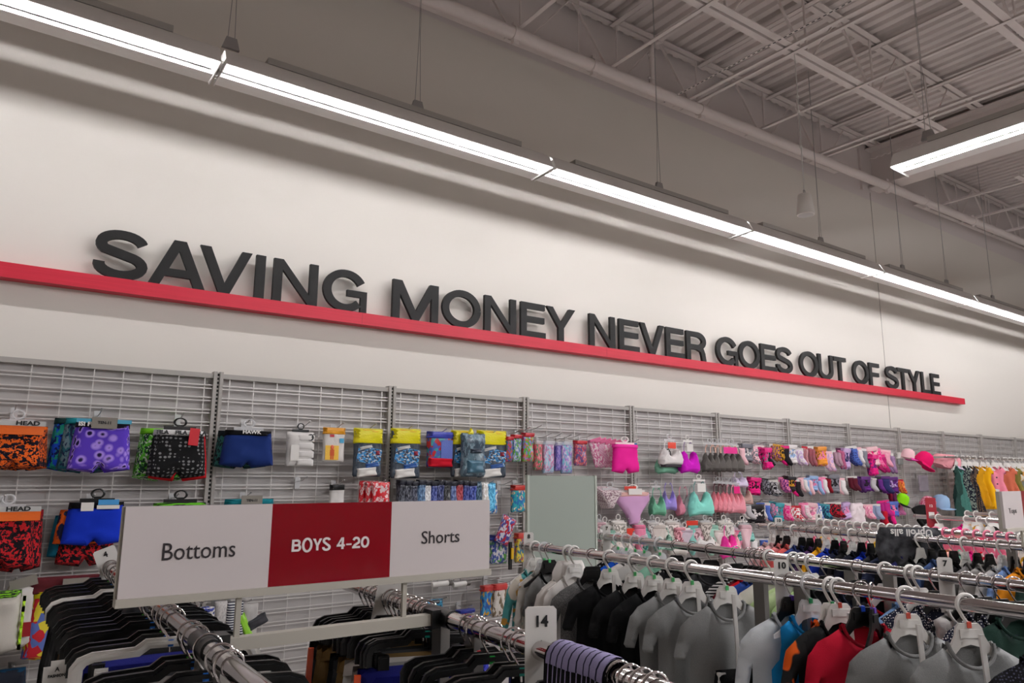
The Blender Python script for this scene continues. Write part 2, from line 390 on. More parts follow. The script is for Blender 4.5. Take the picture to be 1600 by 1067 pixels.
def fixture(loc, rz, L, label, lamp, group, cable_at=(), endplates=True, roof=None):
    t = thing('strip_light', label, 'light fixture', loc, rz, group)
    key = round(L, 3)
    if key not in _fm:
        h, h2, wing, fl = fixture_mesh(L)
        tb = MB().tube([(.03, .10, .011), (L-.03, .10, .011)], .0085, 8)
        ep = MB().add([(0, .024, .002), (.02, .088, .10), (.02, .19, .10), (0, .298, .002), (-.004, .298, -.012), (-.004, .024, -.004)], [(0, 1, 2, 3, 4, 5)])
        ep.v += [(x+.006, y, z) for x, y, z in ep.v]; ep.f += [[11, 10, 9, 8, 7, 6]] + [[i, (i+1) % 6, 6+(i+1) % 6, 6+i] for i in range(6)]; ep.m = [0]*len(ep.f)
        box = MB().box(.25, L-.25, .09, .19, .126, .165)
        _fm[key] = [q.mesh('fixture_part', smooth=30) for q in (h, h2, wing, fl, tb, ep, box)]
    h, h2, wing, fl, tb, ep, box = _fm[key]
    put('housing', h, ENAM, t); put('outer_baffle', h2, ENAM, t); put('reflector', wing, ENAM, t); put('flange', fl, ENAM, t)
    put('lamp_tube', tb, lamp, t); put('ballast_box', box, GREY_PAINT, t)
    put('end_plate', ep, ENAM, t); put('end_plate', ep, ENAM, t, (L, 0, 0), (0, 0, 0), (-1, 1, 1))
    for c in cable_at:
        put('hanger_bracket', cached('light_bracket', lambda: MB().prism([(-.05, 0), (.05, 0), (.03, .07), (-.03, .07)], -.012, .012)), STEEL, t, (c, .14, .165))
        if roof: put('suspension_cable', MB().tube([(-.02, 0, 0), (-.004, 0, .5), (-.004, 0, roof)], .0022, 5).tube([(.02, 0, 0), (.004, 0, .5), (.004, 0, roof)], .0022, 5).mesh('cable'), STEEL, t, (c, .14, .235))
    return t
FY = 4.02
xj = [ray(345, 113)[0]/ray(345, 113)[1]*4.17]
STEP = 2.425
xs0 = xj[0]-2*STEP
cab = {at(q, r, 4.16).x for q, r in ((360, 78), (652, 178), (1030, 300), (1283, 385), (1411, 428), (1480, 452), (1552, 475))}
for i in range(8):
    xa = xs0 + i*STEP
    cs = [c-xa for c in cab if xa < c < xa+STEP]
    fixture((xa, FY, FZ), 0, STEP-.03, 'suspended strip light along the wall, %s segment of the row' % ORD[max(i, 0)], LENS, 'strip lights in the row along the wall', cs, roof=1.95)
# rows running out from the wall over the sales floor; only one end shows in the frame
for x, y1, n in ((5.30, 2.53, 4), (9.4, 1.7, 3), (13.5, 1.6, 3), (1.2, -2.3, 2), (3.25, .85, 2)):  # last row is unseen, added to brighten the clothes racks
    for k in range(n):
        lab = 'suspended strip light pointing out from the wall, its end beside the girder' if (k == 0 and x == 5.30) else 'suspended strip light over the sales floor, %s of the row %s metres along' % (ORD[k], {5.3: 'five', 9.4: 'nine', 13.5: 'thirteen', 1.2: 'one', 3.25: 'added three'}[x])
        fixture((x, y1-k*2.44, FZ), rad(-90), 2.43, lab, LENS2, 'strip lights in rows over the sales floor', (.24,) if k == 0 else (), roof=1.95)

# hanging loudspeaker
sx = at(1258, 320, 3.53)
t = thing('pendant_speaker', 'white cone loudspeaker hanging on a thin cable', 'speaker', sx)
put('shell', MB().lathe([(.02, .10), (.052, .098), (.058, .09), (.078, -.085), (.076, -.095), (.066, -.098)], 28).mesh('shell'), WHITE, t)
put('grille', MB().lathe([(.066, -.099), (.03, -.094), (.001, -.093)], 28).mesh('grille'), M('speaker_grille', (188, 186, 184), .5), t)
put('hook', MB().tube([(.012*math.cos(a), 0, .125+.018*math.sin(a)) for a in np.linspace(-PI/2, 3*PI/2, 14)], .004, 6).mesh('hook'), STEEL, t)
put('cable', MB().tube([(0, 0, .14), (.004, 0, .6), (0, 0, chord(sx.x)-.64-sx.z)], .005, 5).mesh('cable'), plas((206, 202, 196)), t)
for k, dz in enumerate((.55, .9, 1.05)):
    put('cable_clip', MB().box(-.01, .01, -.01, .01, dz, dz+.02).mesh('clip'), WHITE, t)

# ------------------------------------------------------------------ ledge and letters on the wall
RED = M('ledge_red', (196, 22, 50), .5, pat='grain', c2=(208, 30, 58), scale=3.0)
LZ0, LZ1, LF = 2.838, 2.926, 4.925
b = MB().box(-2.0, 12.0, LF, WY, LZ0, LZ1)
t = tag(put('wall_ledge', b.mesh('ledge', smooth=0), RED), 'long red ledge on the wall under the black letters', 'ledge')
for px, py in ((566, 495), (948, 550), (1330, 604)):
    x = at(px, py, LF).x
    put('seam', MB().box(x-.001, x+.001, LF-.0006, LF+.01, LZ0+.002, LZ1-.002).mesh('seam', smooth=0), M('ledge_seam', (130, 14, 34), .6), t)
CH = .306; ST = .062
LET = [('S', 145, 409, 231.5, 410), ('A', 230.6, 440.6, 320.3, 452), ('V', 314, 383, 395, 397.5), ('I', 399.4, 432, 414.3, 432), ('N', 427.3, 435, 497, 446), ('G', 505.2, 452, 574, 455),
       ('M', 614, 466, 685.4, 476), ('O', 691.6, 480, 751.4, 484), ('N', 757.6, 488, 806.8, 496), ('E', 814.4, 498, 853, 500), ('Y', 854.4, 478, 899, 485),
       ('N', 921.6, 515, 961.4, 519.5), ('E', 968, 524, 999.5, 526), ('V', 1000, 505, 1037.7, 510), ('E', 1041.3, 533, 1069.9, 535), ('R', 1073.3, 540, 1104.3, 560),
       ('G', 1120, 546.5, 1153.8, 560), ('O', 1155.4, 553, 1187.6, 553), ('E', 1189.8, 560, 1213.9, 560), ('S', 1213.9, 560, 1239, 569),
       ('O', 1250.6, 568.4, 1279, 568.4), ('U', 1279.5, 569, 1302.4, 575), ('T', 1302.8, 560, 1321.9, 562), ('O', 1333.7, 581.6, 1357.9, 581.6), ('F', 1359.4, 584.4, 1375, 584),
       ('S', 1385.3, 590, 1404.4, 592), ('T', 1402.5, 577.8, 1419.4, 579), ('Y', 1419, 579.7, 1437.2, 581.6), ('L', 1441, 597.5, 1455, 610.6), ('E', 1456.3, 599.4, 1470.6, 612.5)]
def glyph(ch, W, H, s):
    b = MB(); y0, y1 = 0, .03; hs = s*.86; n_ = [0]
    def lay(): n_[0] += 1; return n_[0]*.0005
    def R(x0, x1, z0, z1): k = lay(); b.box(x0, x1, y0+k, y1-k, z0, z1)
    def P(*q): k = lay(); b.prism(list(q), y0+k, y1-k)
    def arc(cx, cz, rx, rz, a0, a1, n=24): return [(cx+rx*math.cos(rad(a0+(a1-a0)*i/n)), cz+rz*math.sin(rad(a0+(a1-a0)*i/n))) for i in range(n+1)]
    def rib(path):                          # stems keep width s, horizontals hs
        P_ = path; ws = []
        for i in range(len(P_)):
            a = Vector(P_[max(i-1, 0)]); c = Vector(P_[min(i+1, len(P_)-1)]); d = (c-a).normalized(); ws.append(hs+(s-hs)*abs(d.y))
        k = lay(); b.strip(path, ws, y0+k, y1-k)
    if ch == 'I': R(0, W, 0, H)
    elif ch == 'V': P((0, H), (s*1.08, H), (W/2, s*1.1), (W-s*1.08, H), (W, H), (W/2+s*.55, 0), (W/2-s*.55, 0))
    elif ch == 'A':
        P((0, 0), (s*1.08, 0), (W/2, H-s*1.1), (W-s*1.08, 0), (W, 0), (W/2+s*.6, H), (W/2-s*.6, H))
        k = (W/2-s*.3)/H; P((.21*H*k+s*.4, .21*H), (W-.21*H*k-s*.4, .21*H), (W-.38*H*k-s*.4, .21*H+hs*.95), (.38*H*k+s*.4, .21*H+hs*.95))
    elif ch == 'N': R(0, s, 0, H); R(W-s, W, 0, H); P((0, H), (s*1.05, H), (W, 0), (W-s*1.05, 0))
    elif ch == 'M':
        R(0, s, 0, H); R(W-s, W, 0, H); P((0, H), (s*1.25, H), (W/2, s*1.2), (W-s*1.25, H), (W, H), (W/2+s*.45, 0), (W/2-s*.45, 0))
    elif ch == 'E': R(0, s, 0, H); R(s, W, 0, hs); R(s, W*.95, H/2-hs/2+.006, H/2+hs/2+.006); R(s, W*.97, H-hs, H)
    elif ch == 'F': R(0, s, 0, H); R(s, W*.92, H/2-hs/2, H/2+hs/2); R(s, W, H-hs, H)
    elif ch == 'L': R(0, s, 0, H); R(s, W, 0, hs)
    elif ch == 'T': R(W/2-s/2, W/2+s/2, 0, H-hs); R(0, W, H-hs, H)
    elif ch == 'Y':
        R(W/2-s/2, W/2+s/2, 0, H*.44); P((0, H), (s*1.15, H), (W/2, H*.56), (W-s*1.15, H), (W, H), (W/2+s/2, H*.40), (W/2-s/2, H*.40))
    elif ch == 'O': rib(arc(W/2, H/2, W/2-s/2, H/2-hs/2+.003, 0, 360, 40))
    elif ch == 'U': r = W/2-s/2; rib([(s/2, H)] + arc(W/2, H*.36, r, H*.36-hs/2+.003, 180, 360) + [(W-s/2, H)])
    elif ch == 'G':
        rib(arc(W/2, H/2, W/2-s/2, H/2-hs/2+.003, 28, 318, 34)); R(W*.54, W, H*.53-hs*.9, H*.53); R(W-s*.8, W, 0, H*.53)
    elif ch == 'S':
        r2 = H*.25-hs*.25; q = W/2-s/2
        rib(arc(W/2, H-hs/2-r2+.002, q*.97, r2, 12, 215, 16) + arc(W/2, hs/2+r2-.002, q, r2, 55, -188, 18))
    elif ch == 'B':
        R(0, s, 0, H); z0 = H*.52
        for zb, zt, k_ in ((z0-hs*.5, H, .92), (0, z0+hs*.5, 1.0)):
            r = (zt-zb-hs)/2; c_ = W*k_-s*.5-r
            rib([(s*.5, zt-hs/2), (c_, zt-hs/2)] + arc(c_, zb+hs/2+r, r, r, 90, -90, 14) + [(s*.5, zb+hs/2)])
    elif ch == '4': R(W*.58, W*.58+s, 0, H); R(0, W, H*.22, H*.22+hs); P((0, H*.22+hs*.6), (s*.9, H*.22+hs*.6), (W*.58+s*.5, H-.2*s), (W*.58+s*.5, H), (W*.58-s*.1, H))
    elif ch == '-': R(0, W, H*.30, H*.30+hs*.8)
    elif ch == '2': r2 = H*.28; rib(arc(W/2, H-hs/2-r2, W/2-s/2, r2, 165, -30, 14) + [(W*.30, H*.26), (s*.6, hs*.6)]); R(0, W, 0, hs)
    elif ch == '0': rib(arc(W/2, H/2, W/2-s/2, H/2-hs/2, 0, 360, 32))
    elif ch == 'R':
        R(0, s, 0, H); z0 = H*.47; r = (H-hs/2-z0)/2
        rib([(s*.5, H-hs/2), (W*.5, H-hs/2)] + arc(W*.55, z0+r, W*.38-s*.1, r, 90, -90, 14) + [(s*.5, z0)])
        rib([(W*.55, z0), (W*.78, H*.40), (W*.85, H*.25), (W*.93-.01, 0)])
    return b
WORDS = ['saving']*6+['money']*5+['never']*5+['goes']*4+['out']*3+['of']*2+['style']*5
BLK = M('letter_black', (22, 21, 20), .55, spec=.3)
cnt = {}
for (ch, a, b_, c, d), wd in zip(LET, WORDS):
    xa = at(a, b_, 4.938).x; xb = at(c, d, 4.938).x; cnt[(wd, ch)] = cnt.get((wd, ch), 0)+1
    nth = ORD[cnt[(wd, ch)]-1]+' ' if sum(1 for (q, *_), w2 in zip(LET, WORDS) if q == ch and w2 == wd) > 1 else ''
    me = glyph(ch, xb-xa, CH, ST if ch != 'I' else xb-xa).mesh('letter', smooth=25)
    tag(put('wall_letter', me, BLK, None, (xa, 4.938, LZ1)), 'black standing letter %s on the red ledge, %sin the word %s' % (ch, nth, wd), 'letter', 'black letters standing on the ledge')

# ------------------------------------------------------------------ wall fixture: bays of wire grid between slotted uprights
TOPZ = 2.372
BACK = M('grey_back_panel', (182, 177, 174), .55)
WIRE = M('grid_wire', (206, 202, 198), .4, .35)
def grid():
    m = MB(); z = TOPZ-.075; h = .0029
    while z > .3:
        for dz in (0, -.021): m.box(.03, BAY-.03, -h, h, z+dz-h, z+dz+h)
        z -= .0775
    for k in range(8):
        x = .075+k*.1525; m.box(x-h, x+h, h, 3*h, .25, TOPZ-.03)
    return m
for k in range(-2, 13):
    x = X0+k*BAY
    nm = ORD[k+1] if k >= -1 else 'outermost'
    t = thing('wall_bay', 'grey wire grid wall bay, %s counted along the wall from the head-high shorts' % nm, 'wall rack', (x, GF, 0), 0, 'wire grid bays along the wall')
    put('wire_grid', cached('grid', grid, smooth=0), WIRE, t)
    put('back_panel', cached('backp', lambda: MB().box(.02, BAY-.02, .035, .05, .1, TOPZ-.01), smooth=0), BACK, t)
    put('top_rail', cached('toprail', lambda: MB().box(.03, BAY-.03, -.006, .05, TOPZ-.03, TOPZ), smooth=0), GREY_PAINT, t)
    u = thing('wall_upright', 'grey slotted upright, post number %s between wire grid bays' % nm, 'upright', (x, GF, 0), 0, 'slotted uprights of the wall rack')
    def upr():
        m = MB()
        for sgn in (-1, 1): m.box(sgn*.019-.010, sgn*.019+.010, -.016, .05, 0, TOPZ+.012)
        return m
    def slots():
        m = MB().box(-.009, .009, -.006, .04, 0, TOPZ+.008, 0); z = .3
        while z < TOPZ-.01: m.box(-.0055, .0055, -.0075, -.006, z, z+.015, 1); z += .0254
        return m
    put('channel', cached('upr', upr, smooth=0), GREY_PAINT, u); put('slot_strip', cached('slots', slots, smooth=0), [GREY_PAINT, DARK], u)

ROW = {1: 'top hook row', 2: 'second hook row', 3: 'third hook row', 4: 'fourth hook row'}
_n = {}
def where(X, row, what=''):
    k = max(0, int((X-X0)//BAY)+1); _n[(row, k, what)] = _n.get((row, k, what), 0)+1
    return 'in %s, %s wall bay, %s along' % (ROW[row], ORD[k], ORD[_n[(row, k, what)]-1])
def hook(X, z, L=.19, row=1, near=True):
    def rod(): return MB().tube([(0, .0, 0), (0, -L*.5, .004), (0, -L, .030)], .0030, 6).lathe([(.001, -.005), (.005, -.003), (.006, .0), (.005, .003), (.001, .005)], 8, c=(0, -L, .031)).box(-.016, .016, -.004, .004, -.05, .012)
    o = tag(put('peg_hook', cached('peg%.2f' % L, rod), ZINC, None, (X, GF-.006, z)), 'chrome peg hook '+where(X, row, 'h'), 'hook', 'peg hooks on the wire grid')
    if near: put('label_plate', cached('plate', lambda: MB().box(-.017, .017, -.012, -.009, -.045, .028)), CLEAR, o)
    return o

# unit outlines: width 1, height 1, hanging down from z = 0
def sc_(P, sx=1, sz=1): return [(x*sx, z*sz) for x, z in P]
SHORTS = [(-.42, 0), (.42, 0), (.46, -.4), (.5, -.93), (.3, -.97), (.09, -1), (0, -.86), (-.09, -1), (-.3, -.97), (-.5, -.93), (-.46, -.4)]
BRIEF = [(-.47, 0), (.47, 0), (.5, -.25), (.38, -.45), (.22, -.7), (.13, -1), (-.13, -1), (-.22, -.7), (-.38, -.45), (-.5, -.25)]
BRA = [(-.22, -.28), (-.16, -.5), (0, -.62), (.16, -.5), (.22, -.28), (.30, -.30), (.42, -.52), (.5, -.72), (.48, -1), (0, -.94), (-.48, -1), (-.5, -.72), (-.42, -.52), (-.30, -.30)]
SOCK = [(-.30, 0), (.22, 0), (.20, -.45), (.40, -.72), (.5, -.9), (.36, -1), (.10, -.93), (-.2, -.72), (-.30, -.5)]
BAG = [(-.5, -.03), (-.47, 0), (.47, 0), (.5, -.03), (.48, -.5), (.5, -.96), (.46, -1), (-.46, -1), (-.5, -.96), (-.48, -.5)]
def noisef(amp, sx, sz, seed): return lambda a, b: amp*noise.noise(Vector((a*sx+seed, b*sz, seed*1.7)))
def um(kind, v=0):
    K = {'shorts': (SHORTS, .5, .07, .2, .10), 'brief': (BRIEF, .5, .08, .16, .12), 'bag': (BAG, .5, .08, .22, .10), 'sock': (SOCK, .5, .10, .2, .05), 'bra': (BRA, .5, .07, .14, .04)}
    P, t, res, soft, am = K[kind]
    return cached('%s%d' % (kind, v), lambda: MB().inflate(P, t, res, soft, noisef(am*1.6, 3.4, 2.6, v+1.3)))
def card_mesh(): return cached('card', lambda: MB().box(-.5, .5, -.5, .5, -1, 0), smooth=0)
def hangtop(col, parent, y=0, s=1.0, wd=.10):
    """a little plastic hanger clip: ring over the hook and a flat bar"""
    me = cached('hangtop', lambda: MB().tube([(.018*math.cos(a), 0, .045+.024*math.sin(a)) for a in np.linspace(-1.2, 4.35, 14)], .0042, 6).box(-.05, .05, -.004, .004, .0, .02).box(-.010, .010, -.003, .003, .015, .03))
    return put('hanger', me, col, parent, (0, y, 0), (0, 0, 0), (wd/.10, 1, s))
def box_at(px0, py0, px1, py1, Y):
    a = at(px0, py0, Y); b = at(px1, py1, Y); return (a.x+b.x)/2, Y, a.z, abs(b.x-a.x), abs(a.z-b.z)

# --- shorts and trunks on the hooks (near bays)
def trunks(px, Y, desc, mat, row, band=None, lbl=None, thick=.035, ring=None, card=None, grp=None, rz=0.0, rings=True, clip=None):
    X, Y, z, W, H = box_at(*px, Y)
    t = thing('shorts', desc, 'shorts', (X, Y, z), rz, grp)
    put('body', um('shorts', int(X*10) % 5), mat, t, (0, 0, -.012), sc=(W, thick*2, H-.012))
    if band:
        put('waistband', cached('bandm', lambda: MB().inflate([(-.43, 0), (.43, 0), (.44, -1), (-.44, -1)], .5, .12, .25)), band, t, (0, 0, 0), sc=(W, thick*2.3, .036))
    if lbl:
        for k, q in enumerate(lbl[1]): text(lbl[0], .030, lbl[2], t, (q*W, -thick*1.22-.002, -.018), bold=.0014, sx=1.15)
    if ring: hangtop(ring, t, 0, wd=W*.55)
    if card:
        cw, ch_, cz, cm, ct, cc = card
        c = put('header_card', card_mesh(), cm, t, (0, -thick*1.3-.004, cz), sc=(cw, .003, ch_))
        if ct: text(ct, ch_*.5, cc, t, (0, -thick*1.3-.0075, cz-ch_*.5), bold=.0008, sx=1.15)
    return t
WHT_INK = M('white_print', (225, 222, 216), .5); GREY_CARD = plas((128, 122, 112), .5); ORANGE = gloss((236, 106, 22))
rows = {1: 2.085, 2: 1.70}
def hp(px, py, row, L=.19): p = at(px, py, GF-.006); hook(p.x, p.z, L, row)
for q in ((22, 645, 1), (152, 650, 1), (277, 655, 1), (380, 662, 1), (468, 668, 1), (519, 670, 1), (569, 671, 1), (625, 674, 1), (678, 678, 1), (717, 681, 1), (752, 682, 1),
          (5, 782, 2), (140, 780, 2), (268, 778, 2), (378, 776, 2), (464, 752, 2), (520, 757, 2), (583, 757, 2), (629, 757, 2), (670, 757, 2), (715, 757, 2), (750, 757, 2), (778, 757, 2), (803, 756, 2)):
    hp(q[0], q[1], q[2])
yf = 4.655
FLAME = fab((238, 104, 34), (28, 26, 40), 'blotch', (18, 16, 22), 38); FLAMER = fab((196, 34, 40), (22, 16, 22), 'blotch', (40, 30, 34), 42)
GALAXY = fab((92, 62, 190), (170, 140, 230), 'rings', (24, 18, 60), 17); LEAF = fab((24, 70, 190), (30, 140, 120), 'blotch', (16, 30, 80), 22)
trunks((2, 664, 72, 736), yf+.05, 'orange flame print shorts behind the frontmost orange pair', FLAME, 1, fab((240, 110, 30)))
t = trunks((-22, 659, 66, 735), yf, 'front pair of orange flame print swim shorts on a clear hanger, upper hook', FLAME, 1, ring=CLEAR)
put('header_card', card_mesh(), ORANGE, t, (0, -.048, -.012), sc=(.24, .003, .05)); put('top_card', card_mesh(), plas((190, 188, 184), .5), t, (.005, -.050, .010), sc=(.24, .003, .026))
text('HEAD', .030, INK, t, (.045, -.053, -.003), bold=.0012, sx=1.35)
trunks((80, 652, 150, 738), yf+.07, 'blue leaf print trunks rearmost on the galaxy print hook', LEAF, 1, fab((26, 60, 60)), rz=rad(-12))
trunks((96, 652, 178, 740), yf+.035, 'teal and blue splash trunks between the leaf print and galaxy print', fab((38, 92, 104), (96, 120, 130), 'blotch', (30, 40, 70), 20), 1, fab((40, 150, 160)), rz=rad(-6))
t = trunks((112, 657, 202, 739), yf, 'purple galaxy print boxer trunks with a grey hanger card', GALAXY, 1, fab((24, 22, 34)), ('IS! FE', (-.28,), WHT_INK))
put('hanger_card', card_mesh(), GREY_CARD, t, (0, -.052, .022), sc=(.125, .003, .062)); text('TEN-11', .021, INK, t, (.0, -.0545, -.008), bold=.0008)
put('trim_tape', card_mesh(), gloss((70, 160, 190)), t, (0, -.043, .012), sc=(.27, .003, .022))
trunks((214, 668, 300, 752), yf+.06, 'lime green print trunks rearmost on the white logo hook', fab((90, 180, 50), (30, 60, 40), 'blotch', (220, 225, 210), 34), 1, fab((120, 200, 40)), rz=rad(-8))
trunks((238, 674, 322, 752), yf+.03, 'plain red trunks behind the black pair with small grey marks', fab((214, 26, 36)), 1, fab((20, 20, 20)))
t = trunks((234, 670, 320, 748), yf, 'black trunks with small grey marks and a white logo waistband', fab((20, 20, 21), (130, 130, 130), 'dots', None, 42), 1, fab((215, 214, 212)), ('FILA', (-.31, 0, .33), INK), ring=BLACK)
put('price_tag', card_mesh(), gloss((206, 20, 38)), t, (.075, -.050, .01), (0, rad(4), 0), sc=(.055, .003, .10))
trunks((336, 672, 414, 733), yf+.04, 'teal and black trunks behind the plain navy pair', fab((40, 96, 90), (16, 22, 30), 'blotch', None, 30), 1, fab((30, 40, 44)), rz=rad(-5))
t = trunks((346, 671, 426, 731), yf, 'navy blue boxer trunks with black waist and white lettering', fab((22, 44, 104)), 1, fab((14, 14, 18)), ring=CLEAR)
text('HAWK', .03, WHT_INK, t, (.005, -.052, -.012), bold=.001, sx=1.2)
# second hook row
trunks((0, 797, 62, 892), yf+.04, 'red and black print shorts behind the frontmost red pair', FLAMER, 2, fab((150, 20, 30)))
t = trunks((-40, 795, 50, 890), yf, 'front pair of red and black print swim shorts, lower hook', FLAMER, 2, ring=CLEAR)
put('header_card', card_mesh(), ORANGE, t, (.02, -.048, -.012), sc=(.25, .003, .05)); put('top_card', card_mesh(), plas((190, 188, 184), .5), t, (.02, -.050, .010), sc=(.25, .003, .026))
text('HEAD', .030, INK, t, (.045, -.053, -.003), bold=.0012, sx=1.35)
for px, d, m, y in (((80, 802, 160, 870), 'teal shorts rearmost on the bright blue shorts hook', fab((28, 116, 142)), .12), ((94, 800, 176, 882), 'dark red print shorts hanging longest behind the bright blue shorts', FLAMER, .09), ((88, 793, 166, 850), 'orange edged navy shorts behind the bright blue shorts', fab((226, 96, 26), (30, 32, 60), 'blotch', None, 7), .05)):
    trunks(px, yf+y, d, m, 2)
t = trunks((101, 785, 194, 850), yf, 'bright blue shorts with a black waistband and white size sticker', fab((20, 52, 190)), 2, fab((16, 16, 20)), ring=BLACK)
put('size_sticker', card_mesh(), CARD, t, (-.05, -.052, .0), sc=(.06, .003, .045)); put('brand_card', card_mesh(), gloss((60, 150, 210)), t, (.05, -.052, .014), sc=(.10, .003, .028)); put('white_card', card_mesh(), CARD, t, (.05, -.052, -.016), sc=(.11, .003, .02))
t = trunks((233, 786, 322, 862), yf, 'black shorts with lime green ends on the waistband, behind the sign board', fab((16, 16, 18)), 2, fab((96, 180, 40), (14, 14, 14), 'blotch', None, 9), ring=BLACK)
t = trunks((345, 780, 428, 860), yf, 'teal trunks with a grey hanger card, behind the sign board', fab((24, 110, 124)), 2, fab((24, 120, 130)))
put('hanger_card', card_mesh(), GREY_CARD, t, (0, -.052, .022), sc=(.125, .003, .062)); text('TEN-11', .021, INK, t, (.0, -.0545, -.008), bold=.0008)
# lower left
t = trunks((-40, 926, 28, 1020), 4.60, 'off white shorts with a lime green side stripe, low on the wall', fab((196, 190, 180)), 4, fab((40, 44, 40), (130, 200, 40), 'blotch', None, 30))
put('side_stripe', MB().inflate([(-.05, 0), (.05, 0), (.05, -1), (-.05, -1)], .5, .1, .05).mesh('stripe'), gloss((176, 226, 40)), t, (.105, -.02, -.03), sc=(.14, .05, .26))
t = trunks((8, 912, 47, 1012), 4.66, 'white shorts with grey hanger card behind the lime striped pair', fab((200, 194, 188)), 4); put('hanger_card', card_mesh(), GREY_CARD, t, (0, -.05, .03), (0, rad(-14), 0), sc=(.12, .003, .05)); put('brand_tag', card_mesh(), gloss((150, 22, 32)), t, (.03, -.05, -.19), sc=(.06, .003, .07))
t = trunks((44, 925, 140, 1024), 4.66, 'comic book print lounge shorts with a yellow waistband', fab((92, 110, 176), (190, 40, 50), 'multi', (220, 200, 60), 26), 4, fab((222, 206, 30)))
put('hanger_card', card_mesh(), GREY_CARD, t, (.05, -.052, .06), sc=(.12, .003, .065)); text('TEN-11', .024, INK, t, (.05, -.0545, .018), bold=.0008)
put('folded_top', um('bag', 1), fab((110, 26, 34), (30, 24, 28), 'stripe', None, 60), t, (0, -.0, .07), sc=(.33, .05, .085))
hp(108, 905, 4) if False else None
p = at(112, 908, GF-.006); hook(p.x, p.z, .17, 4)
t = tag(put('shorts', um('shorts', 3), fab((30, 34, 44), (16, 60, 90), 'blotch', None, 12), None, at(0, 1046, 4.66), sc=(.26, .07, .3)), 'dark shorts lowest on the wall below the lime striped pair', 'shorts')

# --- bagged packs with a header and a label
def pack(px, Y, desc, film, row, head=None, panel=None, extra=None, rz=0.0, ry=0.0, thick=.05, headh=.16, grp=None, cat='pack', ring=None, v=0, hang=False):
    X, Y, z, W, H = box_at(*px, Y)
    t = thing('clothing_pack', desc, cat, (X, Y, z), rz, grp, ry=ry)
    put('bag', um('bag', v % 5), film, t, sc=(W, thick, H))
    if head: put('header', cached('headm', lambda: MB().inflate(BAG, .5, .12, .10, noisef(.1, 3, 2, .4))), head, t, (0, -.002, .012), sc=(W*1.03, thick*1.3, H*headh+.012))
    if panel: put('printed_panel', card_mesh(), panel[0], t, (panel[1]*W, -thick*.5-.002, -panel[2]*H), (0, panel[5] if len(panel) > 5 else 0, 0), sc=(panel[3]*W, .003, panel[4]*H))
    if ring: hangtop(ring, t, 0, .8, W*.6)
    for e in extra or (): put(e[0], um(e[7] if len(e) > 7 else 'bag', 2), e[1], t, (e[2]*W, -thick*.3, -e[3]*H), (0, e[6], 0), sc=(e[4]*W, thick*.9, e[5]*H))
    return t
YEL = gloss((236, 224, 20)); SOCKG = fab((92, 98, 104), (60, 70, 84), 'heather', None, 30); PRT = gloss((34, 130, 190), (40, 52, 74), 'blotch', (200, 205, 205), 20)
t = pack((448, 674, 488, 729), 4.68, 'pack of folded white undershirts with a black hanger clip', fab((214, 210, 206)), 1, ring=BLACK)
put('round_sticker', MB().tube([(0, 0, 0), (0, -.002, 0)], .022, 20).mesh('sticker'), plas((24, 24, 24)), t, (.058, -.03, -.035))
put('label', card_mesh(), CARD, t, (-.04, -.029, -.085), sc=(.055, .002, .10))
for k in range(4): put('fold', cached('foldr', lambda: MB().inflate([(-.5, 0), (.5, 0), (.5, -1), (-.5, -1)], .5, .2, .3)), fab((222, 218, 214)), t, (.03, -.016, -.012-.052*k), sc=(.12, .035, .05))
t = pack((505, 670, 537, 722), 4.68, 'white pack with a yellow picture panel of a cartoon child', gloss((222, 216, 210)), 1, gloss((232, 160, 30)), (gloss((240, 190, 60)), -.1, .5, .6, .44), thick=.03)
put('printed_figure', MB().lathe([(.001, -.0), (.012, .004), (.014, .016), (.008, .028), (.001, .03)], 10).box(-.015, .015, -.006, .006, -.04, 0).box(-.012, -.002, -.005, .005, -.065, -.04).box(.002, .012, -.005, .005, -.065, -.04).mesh('figure'), gloss((206, 84, 30)), t, (-.015, -.018, -.135), sc=(1, .25, 1))
put('logo', card_mesh(), gloss((190, 40, 50)), t, (-.02, -.018, -.035), sc=(.03, .002, .018)); put('size_mark', card_mesh(), gloss((60, 160, 200)), t, (.05, -.018, -.06), sc=(.03, .002, .03))
for i, (px, d) in enumerate((((553, 671, 595, 745), 'tall sock pack with a yellow top, just before the third upright'), ((611, 671, 655, 747), 'tall sock pack with a yellow top, just past the third upright'), ((705, 674, 737, 745), 'yellow topped sock pack half hidden behind a grey toy-shaped bag'), ((745, 674, 790, 746), 'yellow topped sock pack after the grey toy-shaped bag'))):
    pack(px, 4.68, d, SOCKG, 1, YEL, (PRT, .05, .38, .82, .34, rad(9)), [('sock_roll', fab((226, 222, 216)), -.05, .80, .70, .19, rad(-6)), ('pale_stripe', gloss((200, 198, 194)), -.12, .34, .5, .07, rad(-12)), ('size_mark', gloss((150, 40, 60)), .30, .44, .16, .10, 0), ('lower_print', gloss((28, 80, 150)), .12, .70, .5, .10, rad(-8)), ('top_strip', gloss((240, 190, 30)), .05, -.01, .8, .06, 0)], headh=.30, grp='yellow topped sock packs', v=i)
pack((667, 676, 706, 731), 4.68, 'blue and red kids underwear pack with a cartoon print', gloss((70, 90, 170), (190, 40, 50), 'multi', (60, 150, 160), 26), 1, gloss((60, 70, 180)), (gloss((90, 110, 190)), .2, .2, .45, .55), [('roll', fab((200, 24, 44)), .0, .72, .95, .26, 0)], thick=.06)
t = pack((720, 676, 757, 745), 4.62, 'grey toy-shaped bag turned sideways among the yellow topped packs', gloss((96, 122, 134), (60, 76, 90), 'blotch', (130, 150, 160), 16), 1, None, None, [('pocket', gloss((70, 110, 130)), 0, .62, .7, .3, 0), ('buckle', gloss((60, 70, 84)), 0, .36, .5, .1, 0)], thick=.09, v=2)
